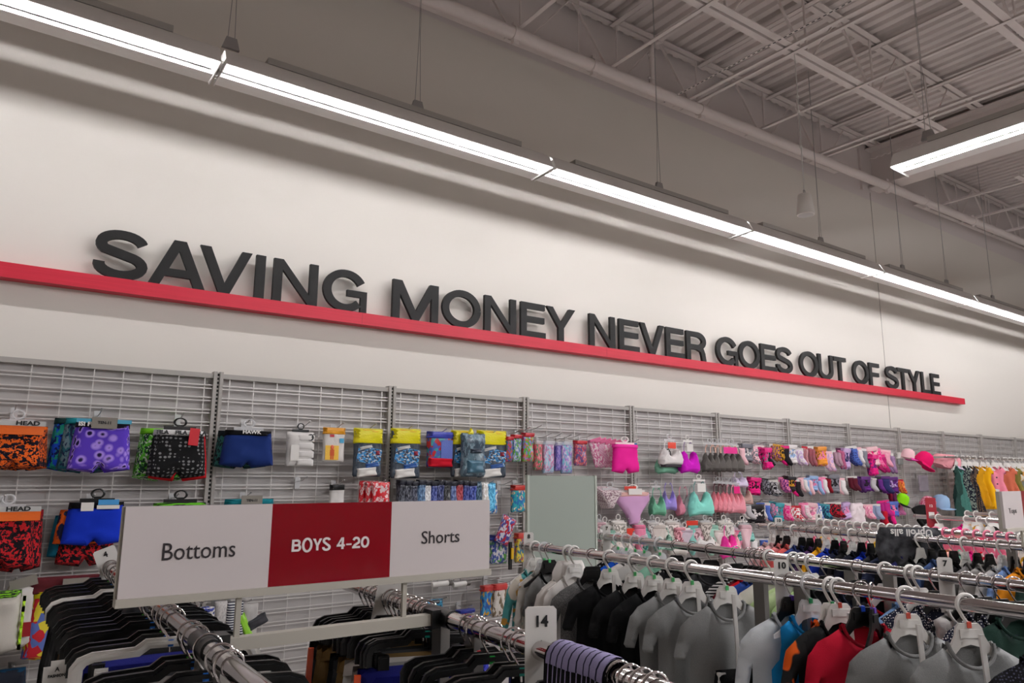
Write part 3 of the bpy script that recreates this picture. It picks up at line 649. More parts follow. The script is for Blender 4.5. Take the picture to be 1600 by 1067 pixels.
put('peak', MB().inflate([(-.5, -1), (0, 0), (.5, -1)], .5, .15, .2).mesh('peak'), YEL, t, (-.02, 0, .045), sc=(.07, .04, .06))
# top row, up to the sixth upright
specs = [((788, 684, 800, 722), ((60, 120, 60), (190, 60, 60), (60, 90, 180)), 'cartoon print pack, red top'), ((799, 681, 813, 722), ((90, 110, 180), (90, 160, 60), (190, 190, 200)), 'cartoon print pack, blue and green'), ((815, 678, 833, 722), ((120, 130, 200), (90, 170, 60), (210, 60, 60)), 'cartoon print pack, green bottom'),
         ((833, 690, 846, 735), ((200, 70, 90), (60, 130, 90), (220, 120, 130)), 'red and green striped pack'), ((847, 690, 865, 740), ((210, 190, 210), (150, 190, 210), (190, 120, 160)), 'pale pastel pack of rolled pairs'), ((866, 692, 875, 736), ((100, 90, 180), (160, 140, 200), (90, 80, 150)), 'narrow violet pack edge on'),
         ((875, 691, 893, 740), ((200, 180, 205), (120, 180, 200), (150, 110, 190)), 'lilac and aqua pack of rolled pairs'), ((896, 690, 916, 728), ((180, 50, 90), (90, 80, 130), (210, 120, 110)), 'small pink cartoon pack with red header')]
for i, (px, c, d) in enumerate(specs):
    t = pack(px, 4.67, '', gloss(c[0], c[1], 'multi', c[2], 40), 1, gloss((196, 50, 60)) if i in (0, 1, 2, 7) else CLEAR, thick=.05, headh=.1, v=i); t['label'] = d+' '+where(t.location.x, 1)
    p = at((px[0]+px[2])/2, px[1]-6, GF-.006); hook(p.x, p.z, .19, 1, False)
# second row: small packs, red packs and the long run of dark packs
pack((515, 760, 537, 790), 4.68, 'small white pack with a black header under the white undershirts', fab((216, 212, 208)), 2, BLACK, thick=.03, headh=.2)
for k in range(3):
    pack((561+10*k, 751+1*k, 590+9*k, 790), 4.70-.03*k, ('rearmost', 'middle', 'frontmost')[k]+' of three shiny red packs beside the third upright', gloss((206, 16, 34), (226, 200, 200), 'blotch', (206, 16, 34), 16), 2, thick=.03, v=k, grp='three red packs')
dk = [(30, 34, 44), (36, 40, 52), (40, 44, 60), (50, 84, 120), (200, 198, 196), (40, 54, 120), (30, 40, 90), (24, 26, 30), (60, 80, 130), (140, 30, 40), (28, 40, 110), (34, 50, 130), (30, 60, 80), (206, 200, 190), (60, 150, 200)]
for k, c in enumerate(dk):
    x = 620+k*10
    t = pack((x, 752+(k % 3), x+13, 792+(8 if k == 14 else 0)), 4.68-.006*(k % 4), '', gloss(c, tuple(min(255, q+70) for q in c), 'blotch', None, 26), 2, gloss((24, 26, 40)) if k < 12 else None, thick=.05, headh=.14, v=k, grp='slim underwear packs above the sign')
    t['label'] = ('slim %s pack ' % ('white' if sum(c) > 500 else 'blue' if c[2] > 100 else 'red' if c[0] > 120 else 'dark'))+where(t.location.x, 2)
pack((798, 760, 823, 800), 4.68, 'teal cartoon pack with a red top beside the fourth upright', gloss((40, 110, 170), (40, 160, 170), 'multi', (220, 190, 150), 30), 2, gloss((190, 50, 40)))
pack((762, 764, 776, 803), 4.68, 'light blue cartoon pack next to the sign board edge', gloss((80, 160, 210), (230, 220, 200), 'multi', (60, 90, 170), 30), 2)
# between the sign and the grey-green board, lower rows
pack((765, 838, 792, 880), 4.66, 'white and blue cartoon pack with green tips beside the sign board', gloss((206, 202, 206), (60, 80, 150), 'multi', (90, 160, 70), 30), 3, gloss((40, 50, 130)))
t = pack((786, 808, 808, 852), 4.60, 'tilted diamond shaped white and red pack on a black wand', gloss((200, 200, 210), (176, 24, 44), 'multi', (50, 60, 140), 34), 3, rz=0, ry=rad(24), thick=.03)
put('wand', MB().box(-.012, .012, -.008, .008, -.38, -.18).mesh('wand'), BLACK, t, (.01, .01, 0), (0, rad(-24), 0)); put('grip', MB().box(-.010, .010, -.010, .008, -.3, -.22).mesh('grip'), plas((216, 170, 20)), t, (.02, .0, 0), (0, rad(-24), 0))
pack((804, 835, 822, 878), 4.68, 'red topped pack with yellow beside the rack end tag', gloss((60, 110, 140), (220, 200, 60), 'multi', (190, 90, 70), 30), 3, gloss((200, 60, 50)))
pack((751, 917, 768, 962), 4.68, 'blue cartoon sock pack with red header, low beside the patterned sweatshirt', gloss((40, 90, 170), (60, 150, 200), 'multi', (220, 170, 60), 28), 4, gloss((196, 60, 56)))
pack((768, 915, 791, 962), 4.66, 'white space themed sock pack with red header, low beside the patterned sweatshirt', gloss((214, 206, 196), (120, 104, 80), 'multi', (226, 218, 210), 24), 4, gloss((206, 60, 56)))
p = at(757, 905, GF-.006); hook(p.x, p.z, .2, 4)
p = at(715, 946, GF-.006); hook(p.x, p.z, .2, 4)
pack((712, 956, 741, 972), 4.66, 'blue and white pack lying on a low hook', gloss((40, 60, 160), (220, 220, 225), 'multi', (190, 40, 60), 24), 4, gloss((40, 50, 150)))
for k, (a, b_) in enumerate(((675, 700), (708, 728))):
    q0 = at(a, 914, 4.66); q1 = at(b_, 910, 4.66)
    t = tag(put('paper_roll', MB().tube([(0, 0, 0), (q1.x-q0.x, 0, .004)], .018, 14).mesh('roll'), CARD, None, q0), 'white rolled item on a low hook under the sign, %s one' % ('inner', 'outer')[k], 'roll')
    put('end_cap', MB().tube([(q1.x-q0.x, 0, .004), (q1.x-q0.x+.03, 0, .004)], .019, 14).mesh('cap'), plas((90, 84, 78)), t)
t = pack((660, 938, 692, 958), 4.66, 'black and blue item with a clear hanger low on the wall under the sign', gloss((22, 22, 26), (60, 150, 190), 'blotch', None, 14), 4)

for px, d, m, hd in (((300, 946, 336, 975), 'black and white print shorts low on the wall under the large sign', fab((30, 30, 40), (210, 206, 204), 'multi', (70, 80, 150), 30), None), ((336, 940, 352, 992), 'white waffle knit leggings low on the wall under the large sign', fab((206, 202, 198), (170, 166, 164), 'heather', None, 40), None),
        ((352, 938, 378, 1004), 'navy shorts with white hash marks low on the wall under the sign', fab((26, 28, 52), (206, 206, 206), 'stripe', None, 18), gloss((140, 200, 50))), ((377, 944, 400, 1002), 'grey and white socks with a dark band low under the large sign', fab((176, 172, 168)), fab((60, 60, 64)))):
    t = trunks(px, 4.66, d, m, 4) if 'shorts' in d else pack(px, 4.66, d, m, 4, cat='socks' if 'socks' in d else 'leggings', thick=.05)
    if hd: put('trim', um('bag', 2), hd, t, (.03, -.015, -.08), (0, rad(-24), 0), sc=(.05 if 'navy' in d else .13, .05, .22 if 'navy' in d else .06))
    hook(t.location.x, t.location.z-.004, .19, 4, False)
# --- girls' side of the wall: underwear, bras, socks, caps
def panties(px, Y, desc, mat, kind='brief', band=None, ring=None, rz=0.0, grp=None, thick=.035, cat='underwear'):
    X, Y, z, W, H = box_at(*px, Y)
    t = thing('briefs' if kind == 'brief' else 'shorts', desc, cat, (X, Y, z), rz, grp)
    put('body', um(kind, int(X*7) % 4), mat, t, sc=(W, thick*2, H))
    if band: put('waistband', cached('bandm2', lambda: MB().inflate([(-.48, .0), (.48, .0), (.49, -1), (-.49, -1)], .5, .12, .25)), band, t, (0, -.002, .004), sc=(W, thick*2.2, H*.14))
    if ring: hangtop(ring, t, 0, 1.0, W*.7)
    return t
pk = [(214, 120, 160), (196, 90, 150), (222, 150, 180), (210, 130, 170), (60, 40, 50)]
for k in range(6):
    t = pack((920+8*k, 687+k, 938+8*k, 730), 4.74-.016*k, '', fab(pk[k % 4], (240, 220, 225), 'stripe' if k % 2 else 'blotch', (60, 50, 60) if k > 3 else None, 34), 1, rz=rad(-20), ry=rad(-16), grp='pink patterned briefs fanned on one hook', head=fab((226, 120, 160)), headh=.06, cat='underwear', thick=.03)
    t['label'] = 'pink patterned briefs fanned on one hook, %s of six counting outwards from the wall' % ORD[k]
panties((955, 694, 998, 740), 4.58, 'hot pink shorts on a white hanger beside the fanned briefs', fab((236, 36, 150)), 'shorts', fab((246, 60, 165)), WHITE)
pack((988, 692, 996, 706), 4.70, 'small blue card behind the hot pink shorts', gloss((30, 90, 150)), 1, thick=.01)
for k in range(4):
    t = panties((930+3*k, 760+2*k, 956+4*k, 794), 4.70-.025*k, 'white speckled briefs beside the grey-green board, %s of four outwards' % ORD[k], fab((222, 208, 208), (150, 120, 130), 'multi', (222, 208, 208), 60), rz=rad(-18), grp='white speckled briefs', ring=CLEAR if k == 3 else None)
t = panties((962, 770, 1016, 818), 4.64, 'lavender high cut briefs with a peach waistband on a white hanger', fab((206, 160, 200)), 'brief', fab((226, 180, 172)), WHITE)
put('hanger_card', card_mesh(), CARD, t, (-.02, -.05, .035), sc=(.16, .003, .05)); put('tag', card_mesh(), gloss((214, 60, 40)), t, (-.05, -.02, .055), sc=(.14, .003, .03))
def bra(px, Y, desc, mat, strap=None, rz=0.0, grp=None, ring=None, card=None, band=None):
    X, Y, z, W, H = box_at(*px, Y)
    t = thing('bra', desc, 'bra', (X, Y, z), rz, grp)
    put('cups', um('bra', 0), mat, t, sc=(W, .10, H))
    for s in (-1, 1):
        put('cup_pad', cached('pad', lambda: MB().lathe([(.18, -.02), (.17, .05), (.12, .10), (.06, .125), (.002, .13)], 16)), mat, t, (s*.26*W, -.012, -H*.70), (rad(90), 0, 0), (W*1.12, H*1.15, .28))
        put('strap', cached('strapm', lambda: MB().tube([(.26, 0, -.30), (.24, .02, -.12), (.16, .05, -.01), (.13, .16, -.06)], .022, 6)), strap or mat, t, sc=(s*W, .12, H))
    if band: put('band', cached('bbm', lambda: MB().inflate([(-.48, 0), (.48, 0), (.46, -1), (-.46, -1)], .5, .12, .2)), band, t, (0, -.008, -H*.90), sc=(W, .06, H*.13))
    if ring: hangtop(ring, t, .01, .9, W*.5)
    if card: put('card', card_mesh(), card, t, (0, -.02, -H*.06), sc=(W*.34, .004, H*.24))
    return t
bra((1022, 700, 1060, 741), 4.70, 'green bra with black straps behind the white sports bra', fab((122, 176, 150)), fab((26, 26, 26)), rz=rad(10))
bra((1029, 688, 1066, 729), 4.64, 'white sports bra with a dark band and an orange red card', fab((220, 214, 212)), band=fab((70, 66, 70)), ring=CLEAR, card=gloss((226, 60, 30)))
bra((1061, 690, 1091, 740), 4.62, 'magenta purple bra with a white hanger card', fab((206, 30, 190)), fab((140, 120, 150)), ring=WHITE, card=CARD)
for k in range(5):
    bra((1099+8*k, 694+k*.5, 1120+9.5*k-(2 if k else 0)+2, 738), 4.72-.022*k, 'charcoal and peach bra fanned on one hook, %s of five outwards from the wall' % ORD[k], fab((84, 82, 80), (214, 170, 150), 'heather', None, 4) if k == 9 else fab((96, 92, 88)), fab((222, 178, 160)), rz=rad(-26), grp='charcoal and peach bras', card=gloss((240, 50, 150)) if k in (3, 4) else None, ring=CLEAR)
bra((1016, 762, 1037, 806), 4.68, 'sage green bra hanging beside the small purple bra', fab((112, 178, 146)), rz=rad(-20), ring=CLEAR)
bra((1036, 754, 1054, 798), 4.66, 'small lilac bra beside the sage green bra', fab((164, 146, 222)), rz=rad(-30))
bra((1058, 760, 1078, 806), 4.72, 'peach pink bra behind the mint bra', fab((236, 150, 170)), rz=rad(-20))
bra((1068, 757, 1112, 806), 4.68, 'pink and grey bra just behind the mint bra', fab((170, 180, 176)), rz=rad(-6))
bra((1074, 752, 1114, 806), 4.64, 'mint green bra with a white hanger card', fab((136, 216, 200)), fab((120, 150, 145)), ring=WHITE, card=CARD)
for k in range(5):
    bra((1112+7*k, 755+k*.6, 1134+7.2*k-(2 if k else 0), 800+.6*k), 4.72-.022*k, 'rose pink bra fanned on one hook, %s of five outwards from the wall' % ORD[k], fab((238, 140+4*k, 152+4*k)), fab((90, 50, 60)) if k < 3 else fab((236, 170, 180)), rz=rad(-24), grp='rose pink bras', card=gloss((240, 30, 130)) if k == 4 else None, ring=CLEAR)
bra((1142, 738, 1166, 762), 4.68, 'pale lilac bra on a clear hanger above the rose bras', fab((214, 200, 224)), ring=CLEAR)
bra((1153, 755, 1172, 790), 4.72, 'grey and peach bra after the rose bras', fab((208, 170, 160)), fab((150, 140, 150)), rz=rad(-30), ring=CLEAR)
# cluttered third row above the rack rails
c3 = [('rose', (226, 190, 196)), ('mint', (170, 214, 196)), ('cream', (220, 214, 206)), ('pink', (236, 140, 170)), ('white', (224, 220, 216)), ('ivory', (230, 224, 216)), ('salmon', (236, 170, 180)), ('aqua', (140, 200, 190)), ('oatmeal', (214, 204, 196)), ('off-white', (232, 222, 216)), ('lilac', (206, 190, 200))]
for k in range(34):
    x = 928+k*6.9; nm, c = c3[(k*4) % 11]; kind = k % 3
    px = (x, 817+4*(k*5 % 4), x+17+4*(k % 3), 846+7*(k*3 % 4))
    Y = 4.70-.02*(k % 5)
    m = fab(c, tuple(max(0, q-80) for q in c), 'multi', c, 34) if k % 2 == 0 else fab(c)
    if kind == 2: t = bra(px, Y, '', m, ring=WHITE, card=CARD if k % 2 else None, rz=rad(-18))
    else: t = panties(px, Y, '', m, 'brief', fab(tuple(max(0, q-25) for q in c)), WHITE if k % 3 else CLEAR, rz=rad(-20))
    t['label'] = nm+(' patterned ' if k % 2 == 0 else ' plain ')+('bra ' if kind == 2 else 'briefs ')+where(t.location.x, 3); t['group'] = 'girls underwear behind the rack rails'
    if k in (7, 20): put('tag', card_mesh(), gloss((230, 60, 40)), t, (0, -.04, .02), sc=(.12, .003, .06))
    if k % 3 == 0: p = at(x+8, 814, GF-.006); hook(p.x, p.z, .2, 3, False)
bra((1126, 822, 1150, 872), 4.60, 'fuchsia bra behind the upper rack rail', fab((240, 60, 160)), ring=CLEAR)
# socks and small packs further along
def socks(px, Y, desc, m1, m2, row, head=None, grp='sock packs on the wall', rz=rad(-26)):
    X, Y, z, W, H = box_at(*px, Y); z += .0
    t = thing('sock_pack', desc, 'socks', (X, Y, z), rz, grp)
    put('header_card', card_mesh(), head or CARD, t, (0, 0, 0), sc=(W*.8, .004, H*.30))
    put('sock', um('sock', 0), m1, t, (-.08*W, -.012, -H*.10), sc=(W*.85, .05, H*.9))
    put('sock', um('sock', 1), m2, t, (.12*W, -.030, -H*.14), (0, 0, 0), sc=(W*.85, .05, H*.86))
    return t
CN = {'grey': (126, 126, 134), 'pink': (236, 130, 170), 'hot pink': (232, 36, 130), 'black': (34, 30, 34), 'purple': (96, 40, 120), 'yellow': (206, 150, 40), 'light blue': (150, 180, 220), 'white': (226, 220, 218), 'red': (190, 28, 48), 'navy': (44, 44, 92), 'pale pink': (240, 194, 200), 'dark red': (122, 22, 48), 'blue': (84, 110, 190), 'teal': (60, 150, 160), 'green': (120, 196, 40), 'lilac': (200, 170, 214), 'plum': (88, 30, 66), 'orange': (232, 150, 60), 'light grey': (190, 186, 188)}
def run(row, y0, y1, items):
    for i, (x0, x1, a, b_, pat, *ex) in enumerate(items):
        dy = ex[0] if ex else 0
        m1 = fab(CN[a], CN[b_], pat, None, 34) if pat else fab(CN[a]); m2 = fab(CN[b_], CN[a], pat, None, 26) if pat else fab(CN[b_])
        R_ = random.Random(i*31+row); j = R_.uniform(-2.5, 2.5); h2 = R_.uniform(-4, 3)
        px_ = (x0-R_.uniform(0, 1.5), y0+dy+j, x1+R_.uniform(0, 1.5), y1+dy*1.2+j+h2)
        if i % 4 == 1:
            m3 = fab(CN[a], CN[b_], 'multi', tuple(max(0, int(q*.55)) for q in CN[b_]), 30)
            t = pack(px_, 4.70-.022*(i % 3), '', m3, row, gloss(CN[b_]), None, [('roll', fab(CN[b_]), 0, .62, .9, .30, 0)], rz=rad(-R_.uniform(5, 40)), ry=rad(R_.uniform(-8, 8)), thick=.07, headh=.2, v=i, cat='socks', grp='sock packs on the wall')
        else:
            t = socks(px_, 4.70-.022*(i % 3), '', m1, m2, row, gloss(CN[a]) if i % 3 else CARD, rz=rad(-R_.uniform(12, 40))); t.rotation_euler.y = rad(R_.uniform(-7, 7))
        t['label'] = '%s and %s socks ' % (a, b_)+where(t.location.x, row)
        if i % 2 == 0 or i in (3, 11, 12, 13): hook(t.location.x, t.location.z, .19, row, False)
run(1, 697, 727, [(1148, 1163, 'grey', 'pale pink', None), (1157, 1172, 'white', 'grey', 'stripe'), (1166, 1184, 'pale pink', 'grey', 'blotch'), (1180, 1194, 'hot pink', 'black', 'blotch', -2), (1186, 1203, 'hot pink', 'black', None, 2), (1190, 1202, 'grey', 'hot pink', None, 4),
     (1203, 1216, 'purple', 'yellow', 'blotch', -3), (1210, 1224, 'yellow', 'black', 'blotch', -2), (1216, 1232, 'hot pink', 'black', None, 0), (1229, 1241, 'light blue', 'white', 'blotch'), (1238, 1253, 'white', 'lilac', 'blotch', 2), (1254, 1262, 'red', 'light grey', 'stripe', 2), (1262, 1272, 'red', 'grey', 'stripe', 2),
     (1275, 1288, 'pink', 'orange', 'blotch', 4), (1285, 1300, 'pale pink', 'lilac', 'blotch', 5), (1300, 1310, 'navy', 'pale pink', 'stripe', 4), (1308, 1318, 'plum', 'pink', 'stripe', 4), (1316, 1326, 'navy', 'lilac', 'stripe', 3), (1323, 1337, 'navy', 'blue', 'dots', 2), (1335, 1345, 'pale pink', 'white', None, 4), (1342, 1353, 'white', 'grey', None, 4),
     (1353, 1366, 'hot pink', 'pale pink', 'stripe', 4), (1362, 1375, 'pink', 'hot pink', 'blotch', 4), (1376, 1390, 'pale pink', 'pink', 'stripe', 4), (1384, 1396, 'plum', 'lilac', 'stripe', 12), (1358, 1369, 'purple', 'hot pink', 'stripe', 14), (1367, 1382, 'hot pink', 'plum', 'stripe', 14)])
run(2, 745, 770, [(1170, 1184, 'hot pink', 'black', 'blotch', -2), (1172, 1186, 'black', 'hot pink', None, 2), (1187, 1200, 'black', 'grey', 'blotch', 2), (1196, 1213, 'light grey', 'black', 'blotch', 4), (1218, 1230, 'pink', 'purple', 'blotch'), (1226, 1240, 'yellow', 'black', 'blotch'), (1234, 1249, 'hot pink', 'black', None, 2), (1247, 1258, 'pale pink', 'white', None, 0),
     (1257, 1267, 'light blue', 'pale pink', None, 2), (1264, 1274, 'pink', 'light blue', None, 2), (1272, 1282, 'pale pink', 'light blue', None, 2), (1279, 1290, 'pink', 'white', None, 2), (1288, 1298, 'black', 'red', 'stripe'), (1295, 1307, 'black', 'grey', None), (1305, 1319, 'pale pink', 'white', None, 2), (1324, 1337, 'dark red', 'black', 'stripe'),
     (1337, 1348, 'purple', 'black', 'stripe'), (1345, 1356, 'black', 'purple', 'stripe'), (1355, 1368, 'purple', 'light grey', None), (1364, 1377, 'black', 'purple', None), (1372, 1388, 'purple', 'navy', None), (1384, 1398, 'lilac', 'purple', 'blotch'), (1388, 1398, 'dark red', 'plum', None, 20), (1402, 1411, 'red', 'orange', 'blotch', 4)])
run(3, 786, 812, [(1155, 1172, 'white', 'light grey', None, 2), (1164, 1187, 'white', 'black', 'stripe', 4), (1184, 1194, 'blue', 'white', None), (1190, 1203, 'pale pink', 'blue', None), (1203, 1214, 'teal', 'pink', 'blotch'), (1210, 1222, 'grey', 'teal', None), (1218, 1234, 'pink', 'hot pink', 'blotch'), (1228, 1250, 'red', 'white', 'blotch', 3), (1250, 1262, 'pink', 'white', 'dots'), (1260, 1273, 'pink', 'pale pink', None), (1270, 1280, 'blue', 'white', 'blotch'),
     (1282, 1294, 'teal', 'navy', 'blotch', 2), (1290, 1312, 'red', 'black', 'blotch'), (1312, 1324, 'pink', 'lilac', 'dots', 1), (1349, 1362, 'pale pink', 'pink', 'blotch', 2), (1360, 1374, 'teal', 'lilac', 'stripe', -1), (1372, 1388, 'hot pink', 'purple', 'stripe', -2), (1386, 1398, 'pink', 'blue', 'stripe', -3), (1394, 1408, 'hot pink', 'lilac', 'stripe', -4), (1374, 1386, 'dark red', 'red', None, 10), (1384, 1396, 'plum', 'hot pink', None, 10)])
t = tag(put('fluffy_socks', MB().inflate([(-.3, 0), (.3, .02), (.5, -.3), (.45, -.8), (.3, -1), (0, -.9), (-.3, -1), (-.5, -.6)], .5, .08, .3, noisef(.25, 5, 5, 1)).mesh('fluffy'), fab((226, 212, 214)), None, at(1337, 786, 4.66), sc=(.33, .09, .26)), 'large fluffy white sock bundle in the third hook row', 'socks')
for k in range(2):
    t = socks((1186+16*k, 842, 1206+16*k, 862), 4.7, 'row of folded socks low behind the far rack end, %s bundle' % ('blue', 'peach')[k], fab(CN['blue']), fab(((84, 110, 190), (236, 190, 176))[k]), 4)
t = socks((1163, 842, 1183, 864), 4.7, 'pale folded socks low on the wall behind the hanger cluster', fab(CN['pale pink']), fab(CN['white']), 4)
# caps
def cap(px, py, Y, desc, mat, sz=.10, rx=0.0, rz=0.0, ry=0.0, visor=None, grp=None, patch=None):
    t = thing('cap', desc, 'cap', at(px, py, Y), rz, grp, rx=rx, ry=ry)
    put('crown', cached('crown', lambda: MB().lathe([(1, -.15), (1.02, .1), (.97, .42), (.82, .76), (.52, .95), (.08, 1.02), (.05, 1.05)], 24)), mat, t, sc=(sz*.92, sz*.92, sz*1.25))
    def vis():
        m = MB(); v = []; n = 16
        for i in range(n+1):
            a = PI+PI*i/n; r = 1.0+.55*math.sin(PI*i/n)
            for rr in (.97, r):
                x, y = rr*math.cos(a)*(1 if rr < 1 else .95), rr*math.sin(a)
                for dz in (-.14, -.08): v.append((x, y, dz-.18*(rr > 1)*(x*x)))
        f = [q for i in range(n) for q in ((4*i, 4*i+2, 4*i+6, 4*i+4), (4*i+1, 4*i+5, 4*i+7, 4*i+3), (4*i+2, 4*i+3, 4*i+7, 4*i+6))]
        return m.add(v, f)
    put('visor', cached('visor', vis), visor or mat, t, sc=(sz, sz, sz))
    if patch: put('patch', card_mesh(), patch, t, (sz*.6, -sz*.72, sz*.4), (0, 0, rad(35)), sc=(sz*.5, .004, sz*.55))
    return t
cap(1418, 714, 4.62, 'pink and white child visor cap high on the wall', fab(CN['pale pink']), .085, rad(16), rad(50), visor=fab((226, 60, 160)))
pack((1402, 708, 1411, 726), 4.7, 'grey item with a long card beside the pink visor cap', fab((150, 154, 150)), 1, CARD, thick=.04, headh=.5)
cap(1441, 722, 4.58, 'hot pink cap with a white square patch', fab((226, 20, 100)), .115, rad(38), rad(28), ry=rad(12), patch=CARD)
for k in range(5): cap(1466+5.5*k, 724+k*.6, 4.70-.03*k, 'pale pink cap nested on one hook, %s of five outwards' % ORD[k], fab((240, 164, 172)), .105, rad(20), rad(54), grp='pale pink caps nested on one hook', visor=fab((210, 190, 216)) if k == 4 else None)
cap(1408, 784, 4.62, 'lime green cap above black and yellow items', fab((140, 220, 20)), .085, rad(30), rad(20), visor=fab((20, 30, 24)))
cap(1436, 806, 4.60, 'black baseball cap on the lowest hook beside the maroon rack sign', fab((20, 20, 20)), .125, rad(60), rad(30), ry=rad(10))
cap(1470, 790, 4.64, 'light blue denim cap behind the maroon rack sign', fab((150, 180, 212)), .115, rad(10), rad(10)); cap(1448, 790, 4.68, 'rose print cap between the black cap and the blue cap', fab((222, 80, 130), (240, 190, 200), 'blotch', None, 30), .10, rad(30), rad(20))
pack((1434, 742, 1452, 768), 4.72, 'clear grey empty bag on a hook below the hot pink cap', M('smoky_film', (150, 140, 150), .3, alpha=.6), 2, thick=.03)
for q in ((1412, 705, 1), (1432, 707, 1), (1452, 709, 1), (1430, 741, 2), (1500, 713, 1)): p = at(q[0], q[1], GF-.006); hook(p.x, p.z, .2, q[2], False)

for q in ((1174, 838, 4), (1196, 838, 4), (1436, 798, 4), (1470, 782, 3), (1448, 783, 3), (1408, 778, 3), (687, 908, 4), (722, 906, 4), (676, 934, 4), (776, 832, 3), (797, 803, 3), (812, 830, 3), (780, 908, 4), (22, 905, 4), (1337, 780, 3), (1155, 735, 2), (1446, 742, 2), (18, 1038, 4)):
    p = at(q[0], q[1], GF-.006); hook(p.x, p.z, .2, q[2], False)

for o in list(COL.objects):
    if o.parent is None and (o.get('label', '').startswith(('row of folded socks', 'pale folded socks', 'rose print cap', 'black baseball', 'yellow and black socks', 'pale pink and light grey'))):
        hook(o.location.x, o.location.z, .2, 4, False)

# ------------------------------------------------------------------ dresses on a rail at the far end of the wall
dz = at(1530, 716, 4.50).z
t = thing('wall_hang_rail', 'chrome hang rail on the wall carrying the row of dresses', 'rail', (10.2, 4.50, dz))
put('tube', MB().tube([(0, 0, 0), (5.6, 0, 0)], .014, 10).mesh('tube'), CHROME, t)
for x in (.1, 1.3, 2.5, 3.7, 4.9): put('bracket', MB().box(x-.01, x+.01, 0, .33, -.012, .012).mesh('bracket', smooth=0), GREY_PAINT, t)
def hanger_mesh(kind):
    def f():
        m = MB(); r = .0052 if kind != 'wire' else .0026
        hk = [(.027*math.cos(a), 0, .027*math.sin(a)) for a in np.linspace(-.5, 3.5, 16)]
        hk = hk + [(-.012, 0, -.034), (-.001, 0, -.05), (0, 0, -.075)]
        m.tube(hk, r, 7); return m
    return cached('hook_'+kind, f)
def hanger_body(kind):
    if kind == 'pants':
        def f():
            m = MB(); P = [(-.15, -.125), (-.15, -.095), (-.142, -.080), (-.125, -.072), (-.055, -.068), (-.038, -.052), (.038, -.052), (.055, -.068), (.125, -.072), (.142, -.080), (.15, -.095), (.15, -.125)]
            m.strip(P, .022, -.005, .005); m.strip(P, .008, -.011, .011); return m
        return cached('body_pants', f, smooth=30)
    return cached('body_top', lambda: MB().prism([(-.028, -.050), (.028, -.050), (.037, -.060), (.043, -.084), (.058, -.110), (.10, -.136), (.135, -.158), (.135, -.170), (.09, -.158), (.05, -.134), (.03, -.114), (0, -.106), (-.03, -.114), (-.05, -.134), (-.09, -.158), (-.135, -.170), (-.135, -.158), (-.10, -.136), (-.058, -.110), (-.043, -.084), (-.037, -.060)], -.004, .004).box(-.03, .03, -.008, .008, -.088, -.066), smooth=30)
def hanger(p, desc, kind='white', rz=0.0, bar=False, sizer=None, group=None, s=1.0, tag_=None):
    mt = {'white': WHITE, 'black': BLACK, 'clear': CLEAR, 'pants': BLACK, 'whitepants': WHITE, 'pink': plas((236, 120, 150))}[kind]
    t = thing('clothes_hanger', desc, 'hanger', p, rz, group)
    wire = kind in ('pants', 'whitepants', 'black')
    put('hook', hanger_mesh('wire' if wire else 'plain'), CHROME if wire else mt, t)
    bo = put('body', hanger_body('pants' if 'pants' in kind else 'top'), mt, t, sc=(s, 1, 1))
    if 'pants' in kind:
        for q in (-1, 1):
            c = put('clip', cached('clip', lambda: MB().box(-.014, .014, -.010, .010, -.145, -.10).box(-.010, .010, -.014, .014, -.118, -.104), smooth=30), mt, t, (q*.11*s, 0, 0))
    if bar: put('drop_bar', cached('dropbar', lambda: MB().box(-.0068, .0068, -.004, .003, -.335, -.07), smooth=0), WHITE, t, (0, -.046, 0), (rad(-3), 0, 0))
    if sizer: put('size_clip', cached('sizer', lambda: MB().box(-.006, .006, -.007, .007, -.062, -.046), smooth=0), plas(sizer), t)
    if tag_: put('tag', card_mesh(), CARD, t, (.05, -.03, -.18), (0, rad(8), 0), sc=(.05, .002, .09))
    return t

def garment_outline(kind, s=1.0, L=.50, nd=.065):
    neck = [(.066*math.cos(a)*1.0, -.105-nd*math.sin(a)) for a in np.linspace(PI, 0, 9)]
    if kind == 'tank': R = [(.115, -.135), (.112, -.19), (.120, -.235), (.150, -.265), (.158, -.45), (.165, -.105-L)]
    elif kind == 'long': R = [(.150, -.152), (.185, -.19), (.215, -.34), (.226, -.50), (.186, -.505), (.166, -.36), (.148, -.26), (.150, -.45), (.155, -.105-L)]
    elif kind == 'dress': R = [(.125, -.135), (.155, -.18), (.150, -.225), (.118, -.21), (.112, -.28), (.106, -.31), (.175, -.48), (.245, -.105-L)]
    else: R = [(.150, -.152), (.185, -.185), (.212, -.285), (.204, -.298), (.168, -.302), (.147, -.245), (.150, -.40), (.156, -.105-L)]
    P = [(x*s, z) for x, z in neck] + [(x*s, z) for x, z in R]
    b0 = R[-1]; P += [(x*s, b0[1]-.006*math.cos(x*40)) for x in (b0[0]*.5, 0, -b0[0]*.5)] + [(-x*s, z) for x, z in R[::-1]]
    return P
def drape(seed, amp=.014, f=26):
    def fo(x, z):
        k = min(1, max(0, (-z-.14)/.3))
        return amp*k*math.sin(x*f*(1+.2*math.sin(seed))+seed*2.1+z*3) + .016*noise.noise(Vector((x*7+seed, z*5, seed)))+.011*noise.noise(Vector((x*22, z*10+seed, 3)))
    return fo
def body_mesh(kind, v, s, L):
    k = '%s_%d_%.2f_%.2f' % (kind, v, s, L)
    return cached(k, lambda: MB().inflate(garment_outline(kind, s, L), .030 if kind != 'dress' else .03, .024, .06, drape(v*1.7+.4, .016 if kind != 'dress' else .022, 26 if kind != 'dress' else 60)), smooth=0 or 80)
